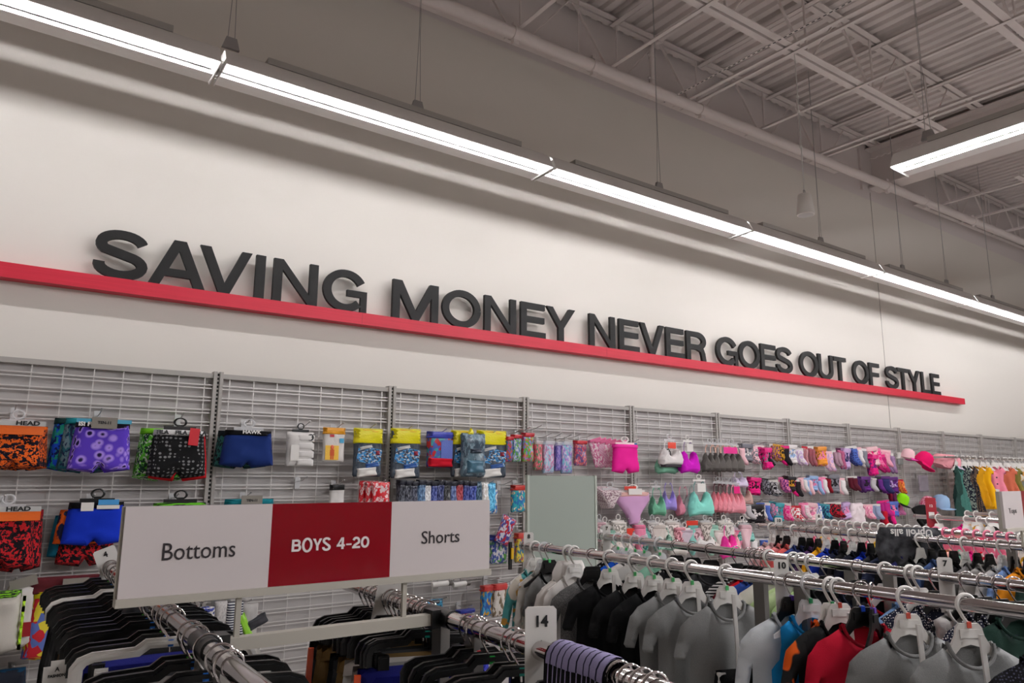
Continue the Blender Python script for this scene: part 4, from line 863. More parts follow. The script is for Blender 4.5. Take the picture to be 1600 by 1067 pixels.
def collar_mesh(s):
    def f():
        fr = [(.066*s*math.cos(a), -.022*math.sin(a)-.003, -.104-.060*math.sin(a)) for a in np.linspace(PI, 0, 13)]
        bk = [(.066*s*math.cos(a), .022*math.sin(a), -.103-.010*math.sin(a)) for a in np.linspace(PI, 0, 9)]
        return MB().tube(fr, .0058, 7).tube(bk, .0058, 7)
    return cached('collar%.2f' % s, f)
def backneck(s):
    return cached('bneck%.2f' % s, lambda: MB().inflate([(.066*s*math.cos(a), -.105-.012*math.sin(a)) for a in np.linspace(PI, 0, 7)] + [(.08*s, -.2), (-.08*s, -.2)], .004, .03, .02))
def garment(p, kind, desc, mat, rz=0.0, collar=None, s=1.0, L=.5, v=0, name=None, cat=None, group=None, hood=False, tag_=None, print_=None, hem=None, thin=1.0):
    name = name or {'tee': 't_shirt', 'long': 'sweatshirt', 'tank': 'tank_top', 'dress': 'dress'}[kind]
    t = thing(name, desc, cat or {'tee': 'shirt', 'long': 'shirt', 'tank': 'top', 'dress': 'dress'}[kind], p, rz, group)
    put('body', body_mesh(kind, v, s, L), mat, t, sc=(1, thin, 1)); put('collar', collar_mesh(s), collar or mat, t); put('back_neck', backneck(s), mat, t, (0, .022, 0))
    if hood: put('hood', cached('hood', lambda: MB().inflate([(-.09, 0), (-.06, .05), (.06, .05), (.09, 0), (.10, -.09), (.05, -.15), (-.05, -.15), (-.10, -.09)], .035, .025, .05, noisef(.015, 20, 20, 2))), mat, t, (0, .045, -.09))
    if print_:
        for q in print_: put(q[0], card_mesh() if len(q) < 8 else q[7], q[1], t, (q[2], -.041, q[3]), (0, q[6] if len(q) > 6 else 0, 0), sc=(q[4], .003, q[5]))
    if tag_: put('price_tag', card_mesh(), CARD, t, (tag_[0], -.05, tag_[1]), (0, rad(6), 0), sc=(.045, .002, .075))
    return t
# dresses
def dress_at(px, y, desc, mat, W=1.0, L=.62, hk='white', print_=None, v=0, group=None, kind='dress', rz=rad(-30)):
    p = at(px, 716, y); p.z = dz
    _n['dh'] = _n.get('dh', 0)+1
    hanger(p, 'white hanger on the wall rail, carrying the %s dress or top along it' % ORD[_n['dh']-1], hk, rz, group='white hangers on the wall rail')
    return garment(p, kind, desc, mat, rz, L=L, s=W, v=v, print_=print_, group=group, name='dress', cat='dress')
for k, (px, desc, c, L, W) in enumerate([(1493, 'dark green long dress, first on the wall rail', fabm((38, 66, 60)), .70, .7), (1496, 'teal green long dress with a print, second on the wall rail', fabm((70, 120, 110)), .70, .7), (1505, 'navy floral long dress behind the yellow one', fabm((30, 32, 44), (120, 130, 120), 'multi', (30, 32, 44), 60), .72, .75), (1513, 'black floral dress half behind the yellow one', fabm((28, 28, 36), (150, 120, 90), 'dots', None, 60), .74, .8),
        (1522, 'mustard dress just behind the front yellow dress', fabm((210, 150, 20)), .56, .8), (1533, 'bright yellow short sleeved dress with a gathered skirt', fabm((238, 176, 20)), .58, .85), (1553, 'pink button front dress beside the bright yellow dress', fabm((240, 140, 160)), .56, .8), (1571, 'rust coloured dress with a split neckline', fabm((204, 108, 80)), .42, .8), (1580, 'olive dress edge behind the rust dress', fabm((130, 120, 60)), .44, .8)]):
    pr = None
    t = dress_at(px, 4.50, desc, c, W, L, v=k % 3, rz=rad((6, -4, -20, -30, -42, -58, -60, -60, -55)[k]))
    if 'button' in desc:
        for q in range(5): put('button', cached('button', lambda: MB().tube([(0, 0, 0), (0, -.006, 0)], .011, 10)), plas((60, 40, 40)), t, (0, -.044, -.26-.09*q))
    if 'bright yellow' in desc: put('price_tag', card_mesh(), CARD, t, (-.02, -.06, -.42), (0, rad(8), 0), sc=(.07, .003, .12))
for k in range(6):
    dress_at(1588+5*k, 4.50, ('yellow and white floral top', 'ivory floral top', 'peach blouse')[k % 3]+' past the rust dress, %s along' % ORD[k], fabm((230, 190, 120), (226, 214, 196), 'multi', (220, 160, 90), 30), .9, .20, kind='tee', v=k % 3, rz=rad(-58))
for k in range(13):
    x = at(1492, 716, 4.5).x + .19*k + .03; hanger(Vector((x, 4.50, dz)), 'empty white hanger among the dresses on the wall rail, %s along' % ORD[k], 'white', rad(-5-9*(k % 4)), group='white hangers on the wall rail')
q0 = at(1585, 746, 4.6); tag(put('sage_backing_board', MB().box(0, 2.6, 0, .03, 0, .5).mesh('panel', smooth=0), M('sage_panel', (142, 146, 138), .5), None, (q0.x, 4.74, q0.z-.5)), 'pale sage panel under the floral tops on the wall', 'panel')
# sage board standing in front of the wall
q0 = at(824, 742, 3.62); q1 = at(929, 742, 3.62)
t = thing('display_board', 'plain grey-green board standing before the wall at the rack end', 'board', ((q0.x+q1.x)/2, 3.62, 0)); hw = (q1.x-q0.x)/2
SAGE = M('sage_board', (150, 158, 148), .35)
put('panel', MB().box(-hw+.008, hw-.008, -.008, .008, .12, q0.z-.004).mesh('panel', smooth=0), SAGE, t)
for s_ in (-1, 1): put('edge_trim', MB().box(s_*hw-.008, s_*hw+.008, -.012, .012, .02, q0.z).mesh('edge', smooth=0), M('sage_trim', (176, 182, 170), .4), t)
put('base', MB().box(-hw, hw, -.22, .22, 0, .025).mesh('base', smooth=0), GREY_PAINT, t)

# ------------------------------------------------------------------ racks
RH, RR = 1.40, .0195
class Rail:
    def __init__(s, a, b): s.a = Vector((a[0], a[1], RH)); s.b = Vector((b[0], b[1], RH)); s.d = (s.b-s.a).normalized(); s.rz = math.atan2(s.d.y, s.d.x)+PI/2
    def y(s, y): t = (y-s.a.y)/(s.b.y-s.a.y); return s.a.lerp(s.b, t)
    def px(s, px):
        lo, hi = 0.0, 1.0; f = lambda t: pxof(s.a.lerp(s.b, t))-px
        if f(lo)*f(hi) > 0: return s.a.lerp(s.b, 0 if abs(f(lo)) < abs(f(hi)) else 1)
        for _ in range(40):
            m = (lo+hi)/2
            if f(lo)*f(m) <= 0: hi = m
            else: lo = m
        return s.a.lerp(s.b, lo)
RA = Rail((2.262, 3.03), (2.29, .60)); RB = Rail((2.99, 3.25), (2.775, .55)); RC = Rail((4.56, 3.30), (4.33, .9)); RD = Rail((5.33, 3.42), (4.92, 1.0)); RL = Rail((1.012, 2.55), (.945, .72)); RLL = Rail((.438, 3.25), (.405, .75))
RE = Rail((6.93, 3.35), (6.72, 1.5)); RF = Rail((7.95, 3.35), (7.7, 1.5))
POSTM = M('brushed_steel_post', (150, 147, 143), .3, .9)
def rack(rails, label, posts=(1.66, 1.50), join=True):
    x0 = sum(r.y(1.6).x for r in rails)/len(rails); y0 = 1.6
    t = thing('garment_rack', label, 'clothes rack', (x0, y0, 0)); O = Vector((x0, y0, 0))
    for r in rails:
        put('rail', MB().tube([r.a-O, r.b-O], RR, 20).mesh('rail'), CHROME, t)
        put('rail_end', MB().tube([r.a-O-r.d*.022, r.a-O], [.020, .0225], 16).mesh('rail_end'), CHROME, t)
        put('rail_sleeve', MB().tube([r.y(1.72)-O, r.y(1.60)-O], RR+.003, 18).mesh('sleeve'), BLACK if 'sign' in label else CHROME, t)
        for yy in posts:
            p = r.y(yy)-O; put('post', MB().box(p.x-.013, p.x+.013, p.y-.022, p.y+.022, .03, RH-.012).mesh('post', smooth=0), POSTM, t)
        put('foot', MB().box(r.y(1.6).x-O.x-.03, r.y(1.6).x-O.x+.03, -.75, .75, 0, .035).mesh('foot', smooth=0), GREY_PAINT, t)
    if join and len(rails) > 1: put('cross_bar', MB().box(rails[0].y(1.6).x-O.x, rails[1].y(1.6).x-O.x, -.02, .02, .12, .16).mesh('crossbar', smooth=0), GREY_PAINT, t)
    return t
rack([RLL, RL], 'double chrome clothes rack full of black clip hangers, under the large sign'); rack([RA, RB], 'double chrome clothes rack with grey and black t-shirts')
rack([RC, RD], 'double chrome clothes rack packed with small hangers, beneath the wall of socks'); rack([RE, RF], 'farthest double clothes rack, below the caps and dresses')

def number_tag(r, px, txt, desc, rz=0.0, up=.068, dn=.115, w_=.052, tilt=0.0, m=CARD, shift=0.0):
    p = r.px(px)
    h = w_/2
    t = thing('size_tag', desc, 'tag', p, r.rz+rz, 'number tags on the rack rails', ry=tilt)
    poly = [(-h, -dn), (h, -dn), (h, -.006), (.020*0+.0, -.0205), (-.0205, -.0), (0, .0205), (h, .006), (h, up-.006), (h-.006, up), (-h+.006, up), (-h, up-.006)]
    put('plate', MB().prism(poly, -.002, .002).mesh('tag_plate', smooth=0), m, t)
    text(txt, .030 if len(txt) > 1 else .028, INK if m is CARD else CARD, t, (0, -.0032, (up+.0205)/2+.003), bold=.0009, sx=1.0)
    return t
number_tag(RL, 845, '14', 'white number 14 tag on the near chrome rail', rz=rad(-22), up=.085, dn=.19, w_=.066)
number_tag(RL, 606, '16', 'white number 16 tag half under the sign board', rz=rad(-20), tilt=rad(10), up=.075, dn=.16, w_=.07)
number_tag(RLL, 172, '4', 'tilted white number 4 tag against the lower wall grid', rz=rad(-8), tilt=rad(-22), up=.075, dn=.08, w_=.075)
number_tag(RA, 826, '8', 'white number 8 tag at the wall end of the shirt rail', rz=rad(-25), w_=.05)
number_tag(RA, 1222, '10', 'white number 10 tag between the grey shirt and blue tank', rz=rad(-38), w_=.05, dn=.13)
number_tag(RB, 1478, '7', 'white number 7 tag on the second rail', rz=rad(-42), w_=.05, dn=.12)
number_tag(RB, 948, '7', 'small white tag at the wall end of the second shirt rail', rz=rad(-28), w_=.045)
number_tag(RC, 1217, '10', 'white tag at the wall end of the packed rail, lower one', rz=rad(-36), w_=.05)
number_tag(RD, 1280, '8', 'white tag at the wall end of the packed rail, upper one', rz=rad(-38), w_=.05, dn=.06)
t = number_tag(RE, 1456, '12', 'maroon upright sign with a small 12 at the far rack end', rz=rad(-45), up=.17, dn=.14, w_=.085, m=plas((150, 24, 40)))
put('inset', card_mesh(), CARD, t, (.0, -.0035, .045), sc=(.045, .002, .05))

# ------------------------------------------------------------------ sign boards on the racks
PANW = M('sign_panel_white', (194, 185, 183), .12, coat=.6); PANR = M('sign_panel_red', (122, 0, 17), .10, coat=.3, spec=.3)
def fit_text(body, x0, x1, zc, h, mat, parent, y, bold=0.0):
    me = text_mesh(body, 1.0, bold, depth=.01, key=None); co = [v.co for v in me.vertices]
    wx = max(c.x for c in co)-min(c.x for c in co); hy = max(c.y for c in co)-min(c.y for c in co); cx = (max(c.x for c in co)+min(c.x for c in co))/2; cy = (max(c.y for c in co)+min(c.y for c in co))/2
    sx = (x1-x0)/wx; sy = h/hy
    return put('lettering', me, mat, parent, ((x0+x1)/2-cx*sx, y, zc-cy*sy), (PI/2, 0, 0), (sx, sy, .06))
def aisle_sign(x0, y, panels, label, bar, posts, z0=1.506, z1=1.683):
    t = thing('aisle_sign', label, 'sign', (x0, y, z0), 0, 'sign boards on the racks'); H = z1-z0; x = 0
    wd = sum(p[0] for p in panels)
    put('frame', MB().box(-.003, wd+.003, -.012, .022, -.014, .002).box(-.003, wd+.003, .006, .022, 0, H).mesh('frame', smooth=0), BEIGE_PAINT, t)
    for w_, m, txt, a, b_, zc, h, bold, im in panels:
        put('panel', MB().box(x, x+w_, -.006, .006, .001, H+.001).mesh('panel', smooth=0), m, t)
        if bold:
            for ch, wa, wb in (('B', 0, .115), ('O', .125, .255), ('Y', .258, .375), ('S', .380, .487), ('4', .565, .672), ('-', .690, .760), ('2', .770, .875), ('0', .885, 1.0)):
                W_ = (b_-a); put('lettering', glyph(ch, (wb-wa)*W_, h, h*.21).mesh('sign_letter', smooth=25), im, t, (a-x0+wa*W_, -.0075, zc-z0-h/2), (0, 0, 0), (1, .05, 1))
        elif txt: fit_text(txt, a-x0, b_-x0, zc-z0, h, im, t, -.0068, bold)
        x += w_
    bz = RH+.0
    put('arm', MB().box(bar[0]-x0, bar[1]-x0, -.012, .014, bz-.014-z0, bz+.012-z0).mesh('arm', smooth=0), BEIGE_PAINT, t)
    for p in posts: put('post', MB().box(p-.0055-x0, p+.0055-x0, -.004, .006, bz+.012-z0, -.012).mesh('post', smooth=0), BEIGE_PAINT, t)
    for s_, xx in ((-1, bar[0]), (1, bar[1])): put('bracket', MB().box(xx-x0-.012, xx-x0+.012, -.02, .022, bz-.022-z0, bz+.022-z0).mesh('bracket', smooth=0), BLACK, t)
    return t
SY = 1.65
fx = lambda px, py: at(px, py, SY-.007).x; fz = lambda px, py: at(px, py, SY-.007).z
x0 = .243; xa = .5335; xb = .824; xc = 1.112
SIGNINK = M('sign_ink', (38, 32, 36), .3)
aisle_sign(x0, SY, [(xa-x0, PANW, 'Bottoms', fx(254, 862), fx(368, 857), fz(311, 859.5), .034, .0, SIGNINK), (xb-xa, PANR, 'BOYS 4–20', fx(456, 851), fx(577, 846), fz(517, 849.5), .026, .018, M('sign_white_ink', (214, 204, 202), .3)), (xc-xb, PANW, 'Shorts', fx(659, 840), fx(718, 837), fz(688, 838.5), .031, .0, SIGNINK)],
           'large red and white sign board over the near rack, reading BOYS', (RLL.y(SY).x+.03, RL.y(SY).x-.03), (.476, .868))
q = at(1562, 770, 1.5); y2 = 1.56; x2 = 4.28
for _ in range(30):
    d = ray(1563, 768); y2 = (1.683-ZC)/(d[2]/d[1]); x2 = d[0]/d[1]*y2; break
aisle_sign(x2, y2, [(at(1593, 770, y2).x-x2, PANW, 'Tops', at(1574, 798, y2).x, at(1586, 798, y2).x, at(1580, 799, y2).z, .033, 0, SIGNINK), (.29, PANR, None, 0, 0, 0, 0, 0, None), (.285, PANW, None, 0, 0, 0, 0, 0, None)], 'farther sign board with the word Tops and a maroon middle panel', (RC.y(y2).x+.03, RD.y(y2).x-.03), (x2+.2, x2+.5))

# ------------------------------------------------------------------ shirts on the near right rack
GREY = fabm((134, 134, 132), (122, 122, 121), 'heather', None, 500); BLK_C = fabm((15, 15, 16)); WHT_C = fabm((216, 210, 204))
def hang(r, px, kind, noun, mat, hk='white', rz=-22, bar=False, sizer=None, v=0, L=.5, s=1.0, collar=None, rail='shirt rail', hood=False, tag_=None, print_=None, y=None, dz_=0, name=None, cat=None, grp=None, hl=None, thin=.8, hs=1.0):
    p = r.y(y) if y else r.px(px); p = p.copy()
    p.z += .0 + dz_; p.z += -.0035 if hk == 'wirey' else 0
    a = r.rz+rad(rz)
    hg = hanger(p, hl or ('%s hanger with %s' % ({'white': 'white', 'black': 'black', 'clear': 'clear', 'pants': 'black clip', 'pink': 'pink'}[hk], noun.split(',')[0])), hk, a, bar, sizer, 'hangers on the %s' % rail, s=hs)
    return garment(p, kind, noun, mat, a, collar, s, L, v, group=grp, hood=hood, tag_=tag_, print_=print_, name=name, cat=cat, thin=thin)
GRN = (90, 200, 120); REDS = (226, 90, 70); BLU = (40, 90, 220); PUR = (110, 70, 190)
hang(RA, 836, 'long', 'cream sweatshirt with teal and mustard animal print', fabm((214, 206, 192), (84, 160, 160), 'blotch', (200, 150, 70), 11), 'white', -12, v=0, L=.42, s=.8)
hang(RA, 850, 'long', 'plain cream sweatshirt behind the grey one with dark shorts', fabm((204, 200, 192)), 'clear', -12, sizer=GRN, v=1, L=.44, s=.75)
hang(RA, 858, 'tee', 'grey t-shirt with dark collar and shorts clipped on', GREY, 'black', -10, v=2, collar=BLK_C, L=.4, sizer=GRN, s=.7)
p = RA.px(866).copy(); a = RA.rz+rad(-12)
hanger(p+Vector((0, -.03, -.16)), 'small black clip hanger in front of the dark collared t-shirt', 'pants', a, s=.6)
PANT = [(-.13, 0), (.13, 0), (.15, -.2), (.16, -.55), (.03, -.55), (0, -.2), (-.03, -.55), (-.16, -.55), (-.15, -.2)]
def pants_mesh(v): return cached('pants%d' % v, lambda: MB().inflate([(x, z-.135) for x, z in PANT], .03, .03, .05, drape(v*1.3, .012, 34)), smooth=80)
def pants(p, desc, mat, rz=0.0, v=0, s=1.0, grp=None, stripe=None, L=1.0):
    t = thing('trousers', desc, 'trousers', p, rz, grp)
    put('legs', pants_mesh(v), mat, t, sc=(s, 1, L)); put('waistband', cached('pwb', lambda: MB().inflate([(-.132, -.13), (.132, -.13), (.135, -.17), (-.135, -.17)], .034, .02, .012)), mat, t, sc=(s, 1, 1))
    if stripe: put('side_stripe', cached('pstripe', lambda: MB().box(-.008, .008, -.006, .006, -.62, -.14), smooth=0), stripe, t, (-.135*s, -.01, 0), (0, rad(2), 0), (1, 1, L))
    return t
pants(p+Vector((0, -.03, -.16)), 'dark charcoal shorts clipped over the grey collared t-shirt', fabm((38, 40, 44)), a, 0, .62, L=.55)
hang(RA, 888, 'tee', 'white t-shirt hanging just behind another white top', WHT_C, 'white', -16, v=0, s=.85)
hang(RA, 897, 'long', 'white hooded top with black print on the cuff', WHT_C, 'white', -12, v=1, hood=True, L=.42, s=.85)
hang(RA, 925, 'tee', 'heather grey t-shirt on a black hanger', fabm((120, 118, 116), (70, 70, 70), 'heather', None, 260), 'black', -26, v=2)
for i, (px, w_) in enumerate(((952, 'first'), (991, 'second'), (1021, 'third'))):
    hang(RA, px, 'tee', 'black t-shirt on the shirt rail, %s of three counting away from the wall' % w_, BLK_C, 'white', -24, True, GRN, v=i, grp='black t-shirts on the shirt rail', hl='white plastic hanger holding the %s black t-shirt from the wall' % w_)
for i, (px, w_) in enumerate(((1050, 'first'), (1080, 'second'), (1134, 'third'))):
    hang(RA, px, 'tee', 'grey t-shirt on the shirt rail, %s of three before the number 10 tag' % w_, GREY, 'white', -24, True, GRN, v=(i+1) % 3, grp='grey t-shirts on the shirt rail', hl='white plastic hanger holding the %s grey t-shirt before the number 10 tag' % w_)
p = RA.px(1134).copy(); a = RA.rz+rad(-22)
t = thing('clip_bar', 'white clip bar at the bottom of the third grey shirt hanger', 'hanger', p+Vector((-.028, -.068, -.335)), a)
put('bar', MB().box(-.085, .085, -.007, .007, -.012, .008).mesh('bar', smooth=0), WHITE, t)
for q in (-1, 1): put('clip', MB().box(q*.08-.014, q*.08+.014, -.012, .012, -.05, .012).mesh('clip', smooth=0), WHITE, t)
pants(p+Vector((-.028, -.068, -.235)), 'black shorts hanging from the white clip bar', BLK_C, a, 1, .75, L=.6)
hang(RA, 1236, 'long', 'pale white and blue long sleeved top with a wire hook', fabm((206, 210, 212)), 'black', -30, sizer=PUR, v=0, L=.46)
hang(RA, 1264, 'tank', 'bright blue sleeveless top next to the pale long sleeved top', fabm((20, 128, 190)), 'clear', -28, sizer=(30, 150, 90), v=1, L=.5)
hang(RA, 1297, 'tee', 'black and orange t-shirt mostly behind the plain black one', fabm((24, 24, 24), (230, 96, 30), 'blotch', None, 9), 'white', -18, sizer=(30, 150, 90), v=2)
hang(RA, 1309, 'tee', 'plain black t-shirt between the blue top and the red hoodie', BLK_C, 'white', -26, True, REDS, v=0, L=.52)
hang(RA, 1345, 'long', 'red long sleeved hoodie on a black hanger', fabm((190, 20, 48)), 'black', -34, sizer=BLU, v=1, L=.48, hood=False, collar=fabm((150, 14, 36)))
p = RA.px(1362).copy(); hanger(p, 'short black hanger in front of the red hoodie', 'black', RA.rz+rad(8), sizer=PUR, s=.62)
for i, (px, w_) in enumerate(((1415, 'first'), (1509, 'last'))):
    hang(RA, px, 'tee', 'grey t-shirt past the red hoodie, %s of two' % w_, GREY, 'white', -32, True, REDS, v=i, L=.54, grp='grey t-shirts past the red hoodie', hl='white plastic hanger holding the %s grey t-shirt past the red hoodie' % w_)
hang(RA, 1578, 'long', 'dark patterned jacket closest to the frame edge on the shirt rail', fabm((20, 20, 24), (70, 70, 90), 'dots', None, 140), 'black', -40, v=2, L=.5, y=.80)
for k, (px, c) in enumerate(((905, 1), (930, 0), (960, 2), (985, 3), (1090, 4), (1200, 5))):
    pass
# second rail behind
NAVYD = fabm((28, 30, 46), (210, 206, 202), 'dots', None, 120)
for k, (px, kind, noun, m, hk) in enumerate([
    (965, 'tee', 'black t-shirt with small white spots, first on the second rail', fabm((18, 18, 20), (150, 150, 150), 'dots', None, 60), 'clear'), (978, 'tee', 'royal blue t-shirt near the wall end of the second rail', fabm((20, 80, 190)), 'clear'), (992, 'long', 'white sweatshirt near the wall end of the second rail', WHT_C, 'clear'),
    (1006, 'tee', 'light grey t-shirt after the white sweatshirt on the second rail', fabm((196, 192, 188)), 'clear'), (1030, 'tee', 'mint green t-shirt on the second rail', fabm((136, 186, 160)), 'clear'), (1056, 'tee', 'black t-shirt with white flecks on the second rail', fabm((18, 18, 20), (180, 176, 170), 'dots', None, 40), 'black'),
    (1082, 'long', 'black sweatshirt on the second rail', BLK_C, 'black'), (1110, 'tee', 'charcoal t-shirt on the second rail', fabm((50, 50, 52)), 'black'), (1150, 'tee', 'black and white striped t-shirt on the second rail', fabm((200, 196, 192), (20, 20, 22), 'stripe', None, 24), 'black'), (1170, 'tee', 'maroon t-shirt on the second rail', fabm((90, 20, 30)), 'black'),
    (1178, 'tee', 'scarlet t-shirt on a black hanger on the second rail', fabm((206, 16, 30)), 'black'), (1186, 'tee', 'denim blue t-shirt on a black hanger on the second rail', fabm((50, 80, 160)), 'black'), (1194, 'tee', 'deep blue t-shirt beside the white hangers on the second rail', fabm((30, 60, 130)), 'black'),
    (1202, 'tee', 'cream t-shirt on the second rail, behind the lime tops', fabm((206, 200, 190)), 'white'), (1240, 'long', 'soft lime sweatshirt on the second rail', fabm((186, 210, 150)), 'white'), (1252, 'tee', 'pale lime t-shirt on the second rail', fabm((196, 216, 164)), 'white'), (1266, 'long', 'light green top beside the number 10 tag on the second rail', fabm((176, 206, 140)), 'white'),
    (1290, 'tee', 'black t-shirt behind the blue sleeveless top on the second rail', BLK_C, 'black'), (1340, 'tee', 'dark navy t-shirt behind the red hoodie on the second rail', fabm((24, 28, 44)), 'black'), (1383, 'tank', 'black tank top with red trim on the second rail', fabm((18, 18, 20)), 'white'), (1422, 'tee', 'light denim shirt on the second rail', fabm((110, 140, 180)), 'white'),
    (1434, 'long', 'navy polka dot shirt on the second rail, first', NAVYD, 'white'), (1462, 'long', 'navy polka dot shirt on the second rail, next one', NAVYD, 'black'), (1510, 'tank', 'light grey sleeveless top with a round neck on the second rail', fabm((186, 182, 178)), 'black'), (1535, 'long', 'navy polka dot shirt on the second rail, third', NAVYD, 'black'), (1560, 'long', 'navy polka dot shirt nearest the frame edge on the second rail', NAVYD, 'black'), (1585, 'tee', 'dark green jacket at the end of the second rail', fabm((20, 44, 36)), 'black')]):
    up = .10 if 'light grey sleeveless' in noun else 0
    col = fabm((206, 16, 30)) if 'red trim' in noun else None
    hang(RB, px, kind, noun, m, hk, -14-6*(k % 4), v=k % 3, rail='second shirt rail', L=.46, thin=.5, s=1.12 if px > 1230 else 1.0, collar=col, sizer=GRN if hk == 'clear' else None)

# ------------------------------------------------------------------ packed far racks
FC = [('pale pink', (226, 186, 186)), ('blush', (216, 170, 172)), ('rose', (226, 130, 130)), ('coral', (222, 96, 92)), ('denim', (52, 66, 120)), ('navy', (34, 38, 72)), ('plum', (70, 44, 84)), ('mustard', (214, 150, 20)), ('cobalt', (22, 50, 160)), ('midnight', (24, 28, 50)), ('black', (20, 20, 22)), ('inky', (26, 28, 40)),
      ('sapphire', (20, 50, 170)), ('charcoal', (46, 46, 50)), ('slate', (40, 46, 70)), ('jet', (14, 14, 16)), ('indigo', (40, 40, 90)), ('ebony', (18, 18, 20)), ('graphite', (56, 56, 58)), ('steel blue', (60, 80, 120)), ('dark', (24, 22, 22)), ('onyx', (12, 12, 14)), ('smoke', (120, 116, 114)), ('ash', (160, 156, 152)), ('dove', (190, 186, 182)), ('sky', (110, 140, 190)), ('tangerine', (226, 140, 30)), ('forest', (24, 44, 38))]
for k in range(28):
    nm, c = FC[k]; y = 3.20-.062*k
    hang(RC, 0, 'tee', '%s kids top on the packed rail, %s from its wall end' % (nm, ORD[k]), fabm(c), 'white' if k % 7 in (0, 3) else 'black', -16-5*(k % 3), v=k % 3, rail='packed rail', y=y, L=.42, s=.95, thin=.45, hs=.62, grp='kids tops on the packed rail', sizer=None, hl='%s hanger on the packed rail, %s from its wall end' % ('white' if k % 7 in (0, 3) else 'black', ORD[k]))
t = thing('mesh_top', 'black mesh top with white lettering draped over the packed rail', 'shirt', RC.px(1420)+Vector((0, 0, .03)), RC.rz+rad(-40))
put('body', MB().inflate([(-.16, .03), (.16, .03), (.19, -.1), (.15, -.3), (-.15, -.3), (-.19, -.1)], .035, .03, .06, noisef(.05, 14, 14, 3)).mesh('mesh_top', smooth=80), fabm((24, 24, 26), (80, 80, 84), 'heather', None, 14), t)
text('Uproll alls', .055, WHT_INK, t, (0, -.05, .005), bold=.0012, ry=PI, sx=1.0)
PC = [('pink', (240, 120, 150)), ('red', (214, 40, 60)), ('mint', (150, 220, 190)), ('yellow', (236, 200, 60)), ('white', (224, 220, 216)), ('magenta', (226, 40, 130)), ('peach', (240, 176, 160))]
for k in range(26):
    nm, c = PC[(k*3) % 7]; y = 3.30-.066*k
    hk = 'pink' if 13 < k < 22 else 'white'
    hang(RD, 0, 'tank' if k % 2 else 'tee', '%s child top on the rear packed rail, %s from its wall end' % (nm, ORD[k]), fabm(c, (230, 224, 220), 'multi', c, 40) if k % 2 else fabm(c), hk, -18-5*(k % 3), v=k % 3, rail='rear packed rail', y=y, L=.34, s=.8, thin=.45, hs=.62, grp='child tops on the rear packed rail', hl='%s hanger on the rear packed rail, %s from its wall end' % (hk, ORD[k]))
for k, (px, kind, noun, c, hk) in enumerate([(1466, 'tee', 'coral t-shirt on the farthest rack beside the maroon sign', (240, 110, 130), 'white'), (1510, 'tee', 'rose patterned top on the farthest rack', (196, 110, 110), 'white'), (1530, 'tee', 'brown floral top on the farthest rack', (120, 70, 66), 'white'), (1545, 'tee', 'red top on the farthest rack', (200, 60, 90), 'white'), (1575, 'tee', 'white top on the farthest rack', (216, 210, 206), 'white')]):
    hang(RE, px, kind, noun, fabm(c), hk, -30, v=k % 3, rail='farthest rack', L=.4)
for k, (px, noun, c) in enumerate([(1500, 'fuchsia kids top above the packed rails, at the farthest rack', (206, 20, 120)), (1525, 'mustard kids top at the rear of the farthest rack', (214, 160, 60)), (1550, 'charcoal kids top at the rear of the farthest rack', (70, 68, 66))]):
    hang(RF, px, 'tee', noun, fabm(c), 'white', -30, v=k, rail='rear rail of the farthest rack', L=.45)

# ------------------------------------------------------------------ trousers on the two rails nearest the camera
TC = [('black', (16, 16, 17)), ('charcoal', (44, 44, 46)), ('khaki', (110, 84, 44)), ('grey', (130, 126, 122)), ('navy', (26, 30, 116)), ('white', (190, 184, 178)), ('brown', (74, 56, 36)), ('dark grey', (60, 60, 62))]
SZ = [(40, 110, 200), (90, 200, 60), (40, 110, 200), (20, 140, 120), (110, 70, 180), (226, 110, 30)]
LLpx = [168, 173, 178, 183, 188, 193, 198, 206, 214, 222, 228, 234, 241, 256, 263, 270, 298, 306, 325, 345, 358]
for k, px in enumerate(LLpx):
    p = RLL.px(px).copy(); nm, c = TC[(k*5) % 8 if k % 3 == 0 else (0 if k % 2 else 1)]
    white = k in (4, 15)
    a = RLL.rz+rad(-4-3*(k % 4)+ (4 if k % 5 == 0 else 0))
    hanger(p, '%s clip hanger on the number 4 tag rail, %s from wall end' % ('white' if white else 'black', ORD[k]), 'whitepants' if white else 'pants', a, sizer=SZ[k % 3], s=1.3, group='clip hangers on the rail by the number 4 tag')
    pants(p, '%s trousers on the number 4 tag rail, %s from wall end' % (nm, ORD[k]), fabm(c), a, k % 3, 1.25, 'trousers on the rail by the number 4 tag')
p = RLL.px(222)
t = thing('jacket', 'plain black jacket slung among the clip hangers under the sign edge', 'jacket', p+Vector((-.02, 0, -.05)), RLL.rz+rad(-20), None)
put('body', MB().inflate([(-.02, .03), (.03, .03), (.10, -.02), (.16, -.14), (.17, -.45), (-.17, -.45), (-.17, -.2), (-.10, -.06)], .05, .03, .07, drape(2.2, .014, 24)).mesh('jacket', smooth=80), fabm((44, 44, 47)), t)
t = thing('price_card', 'white hang tag with small print on the front black hangers', 'tag', at(88, 1052, .98)); 
t.location = atx(90, 1040, .20); put('card', MB().box(-.028, .028, -.001, .001, -.07, .0).box(-.014, .014, -.001, .001, 0, .012).mesh('card', smooth=0), CARD, t)
text('FASHION', .0085, INK, t, (0, -.002, -.022), bold=.0003); text('A', .014, INK, t, (0, -.002, -.008), bold=.0002)
Lpx = [575, 583, 590, 598, 612, 620, 628, 640, 652, 662, 668, 735, 746, 768, 802, 815, 872]
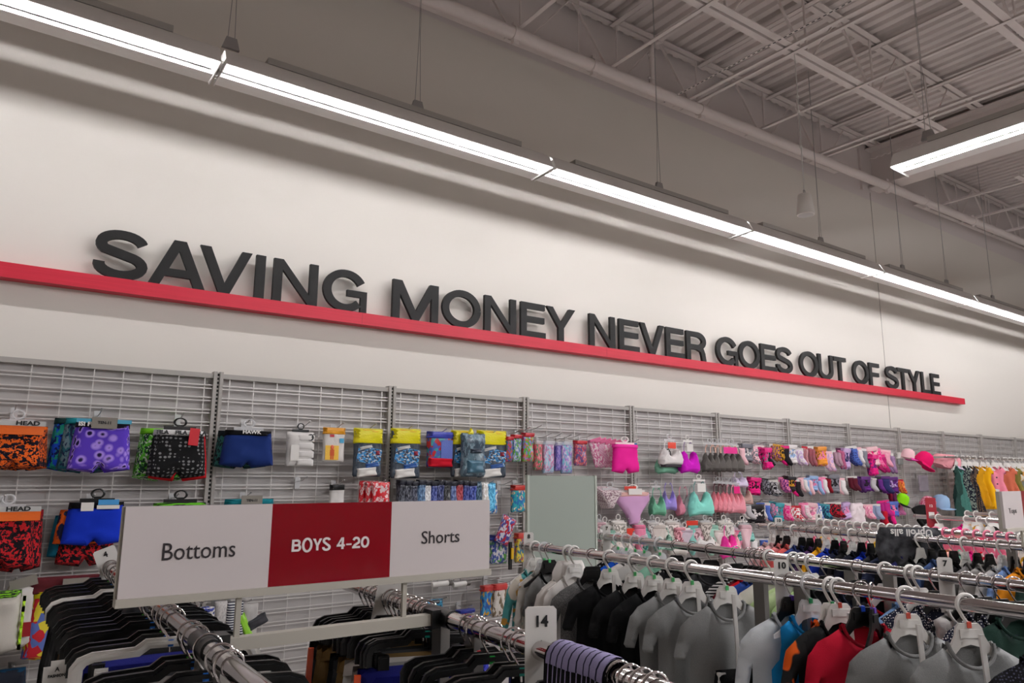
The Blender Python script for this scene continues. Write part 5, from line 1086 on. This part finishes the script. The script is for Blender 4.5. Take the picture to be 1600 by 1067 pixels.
for k, px in enumerate(Lpx):
    p = RL.px(px).copy(); nm, c = TC[(0, 1, 2, 2, 0, 1, 2, 5, 3, 4, 4, 3, 5, 0, 1, 0, 0)[k]]
    a = RL.rz+rad(-10-3*(k % 4))
    hanger(p, 'black clip hanger on the number 14 rail, %s from the wall end' % ORD[k], 'pants', a, sizer=[(20, 140, 120), (110, 70, 180), (206, 40, 50), (40, 170, 70), (220, 200, 30)][k % 5], group='clip hangers on the number 14 rail')
    pants(p, '%s trousers on the number 14 rail, %s from the wall end' % (nm, ORD[k]), fabm(c), a, k % 3, 1.25, 'trousers on the number 14 rail', stripe=gloss((236, 80, 20)) if k in (1, 10) else None)
# striped shorts draped over the rail
def drapesheet(hl, wd, r, off=0.0):
    m = MB(); n = 14; prof = [(-r-.035*min(1, hl)*math.sin(PI*i/6), -hl*(1-i/6)) for i in range(6)] + [(-r*math.cos(q), r*math.sin(q)) for q in np.linspace(0, PI, 9)] + [(r+.02, -hl*i/6) for i in range(1, 7)]
    v = []
    for j in range(n+1):
        u = -wd/2+wd*j/n
        v += [(u, x+.006*noise.noise(Vector((u*25, x*10, z*12))), z+.004*noise.noise(Vector((u*30+4, z*9, 1)))) for x, z in prof]
    k = len(prof); return m.add(v, [(j*k+i, j*k+i+1, (j+1)*k+i+1, (j+1)*k+i) for j in range(n) for i in range(k-1)])
t = thing('striped_shorts', 'black shorts with pale lavender stripes draped over the number 14 rail', 'shorts', (RL.px(885)+RL.px(950))/2, RL.rz-PI/2)
wl = (RL.px(885)-RL.px(950)).length
put('cloth', drapesheet(.34, wl*1.5, RR+.010).mesh('cloth', smooth=80), fabm((16, 16, 20), (170, 160, 200), 'vstripe', None, 22), t)
put('waistband', drapesheet(.006, wl*1.35, RR+.014).mesh('band', smooth=80), fabm((150, 142, 178), (30, 28, 50), 'vstripe', None, 16), t)
for k, px in enumerate((968, 985, 1004, 1024)):
    p = RL.px(px); hanger(p, 'bare wire hook hanger at the near end of the number 14 rail, %s' % ORD[k], 'pants', RL.rz+rad(-12), group='clip hangers on the number 14 rail')

for o in COL.objects:
    if len(o.get('label', '').split()) > 15: o['label'] = o['label'].replace(' on the second rail', '').replace(' on the shirt rail', '')

for nm in ('clothing_pack.039', 'clothing_pack.052'):
    o = bpy.data.objects.get(nm)
    if o: print('HOOKED', nm, o['label']); hook(o.location.x, o.location.z, max(.12, GF-.006-o.location.y+.05), 3, False)
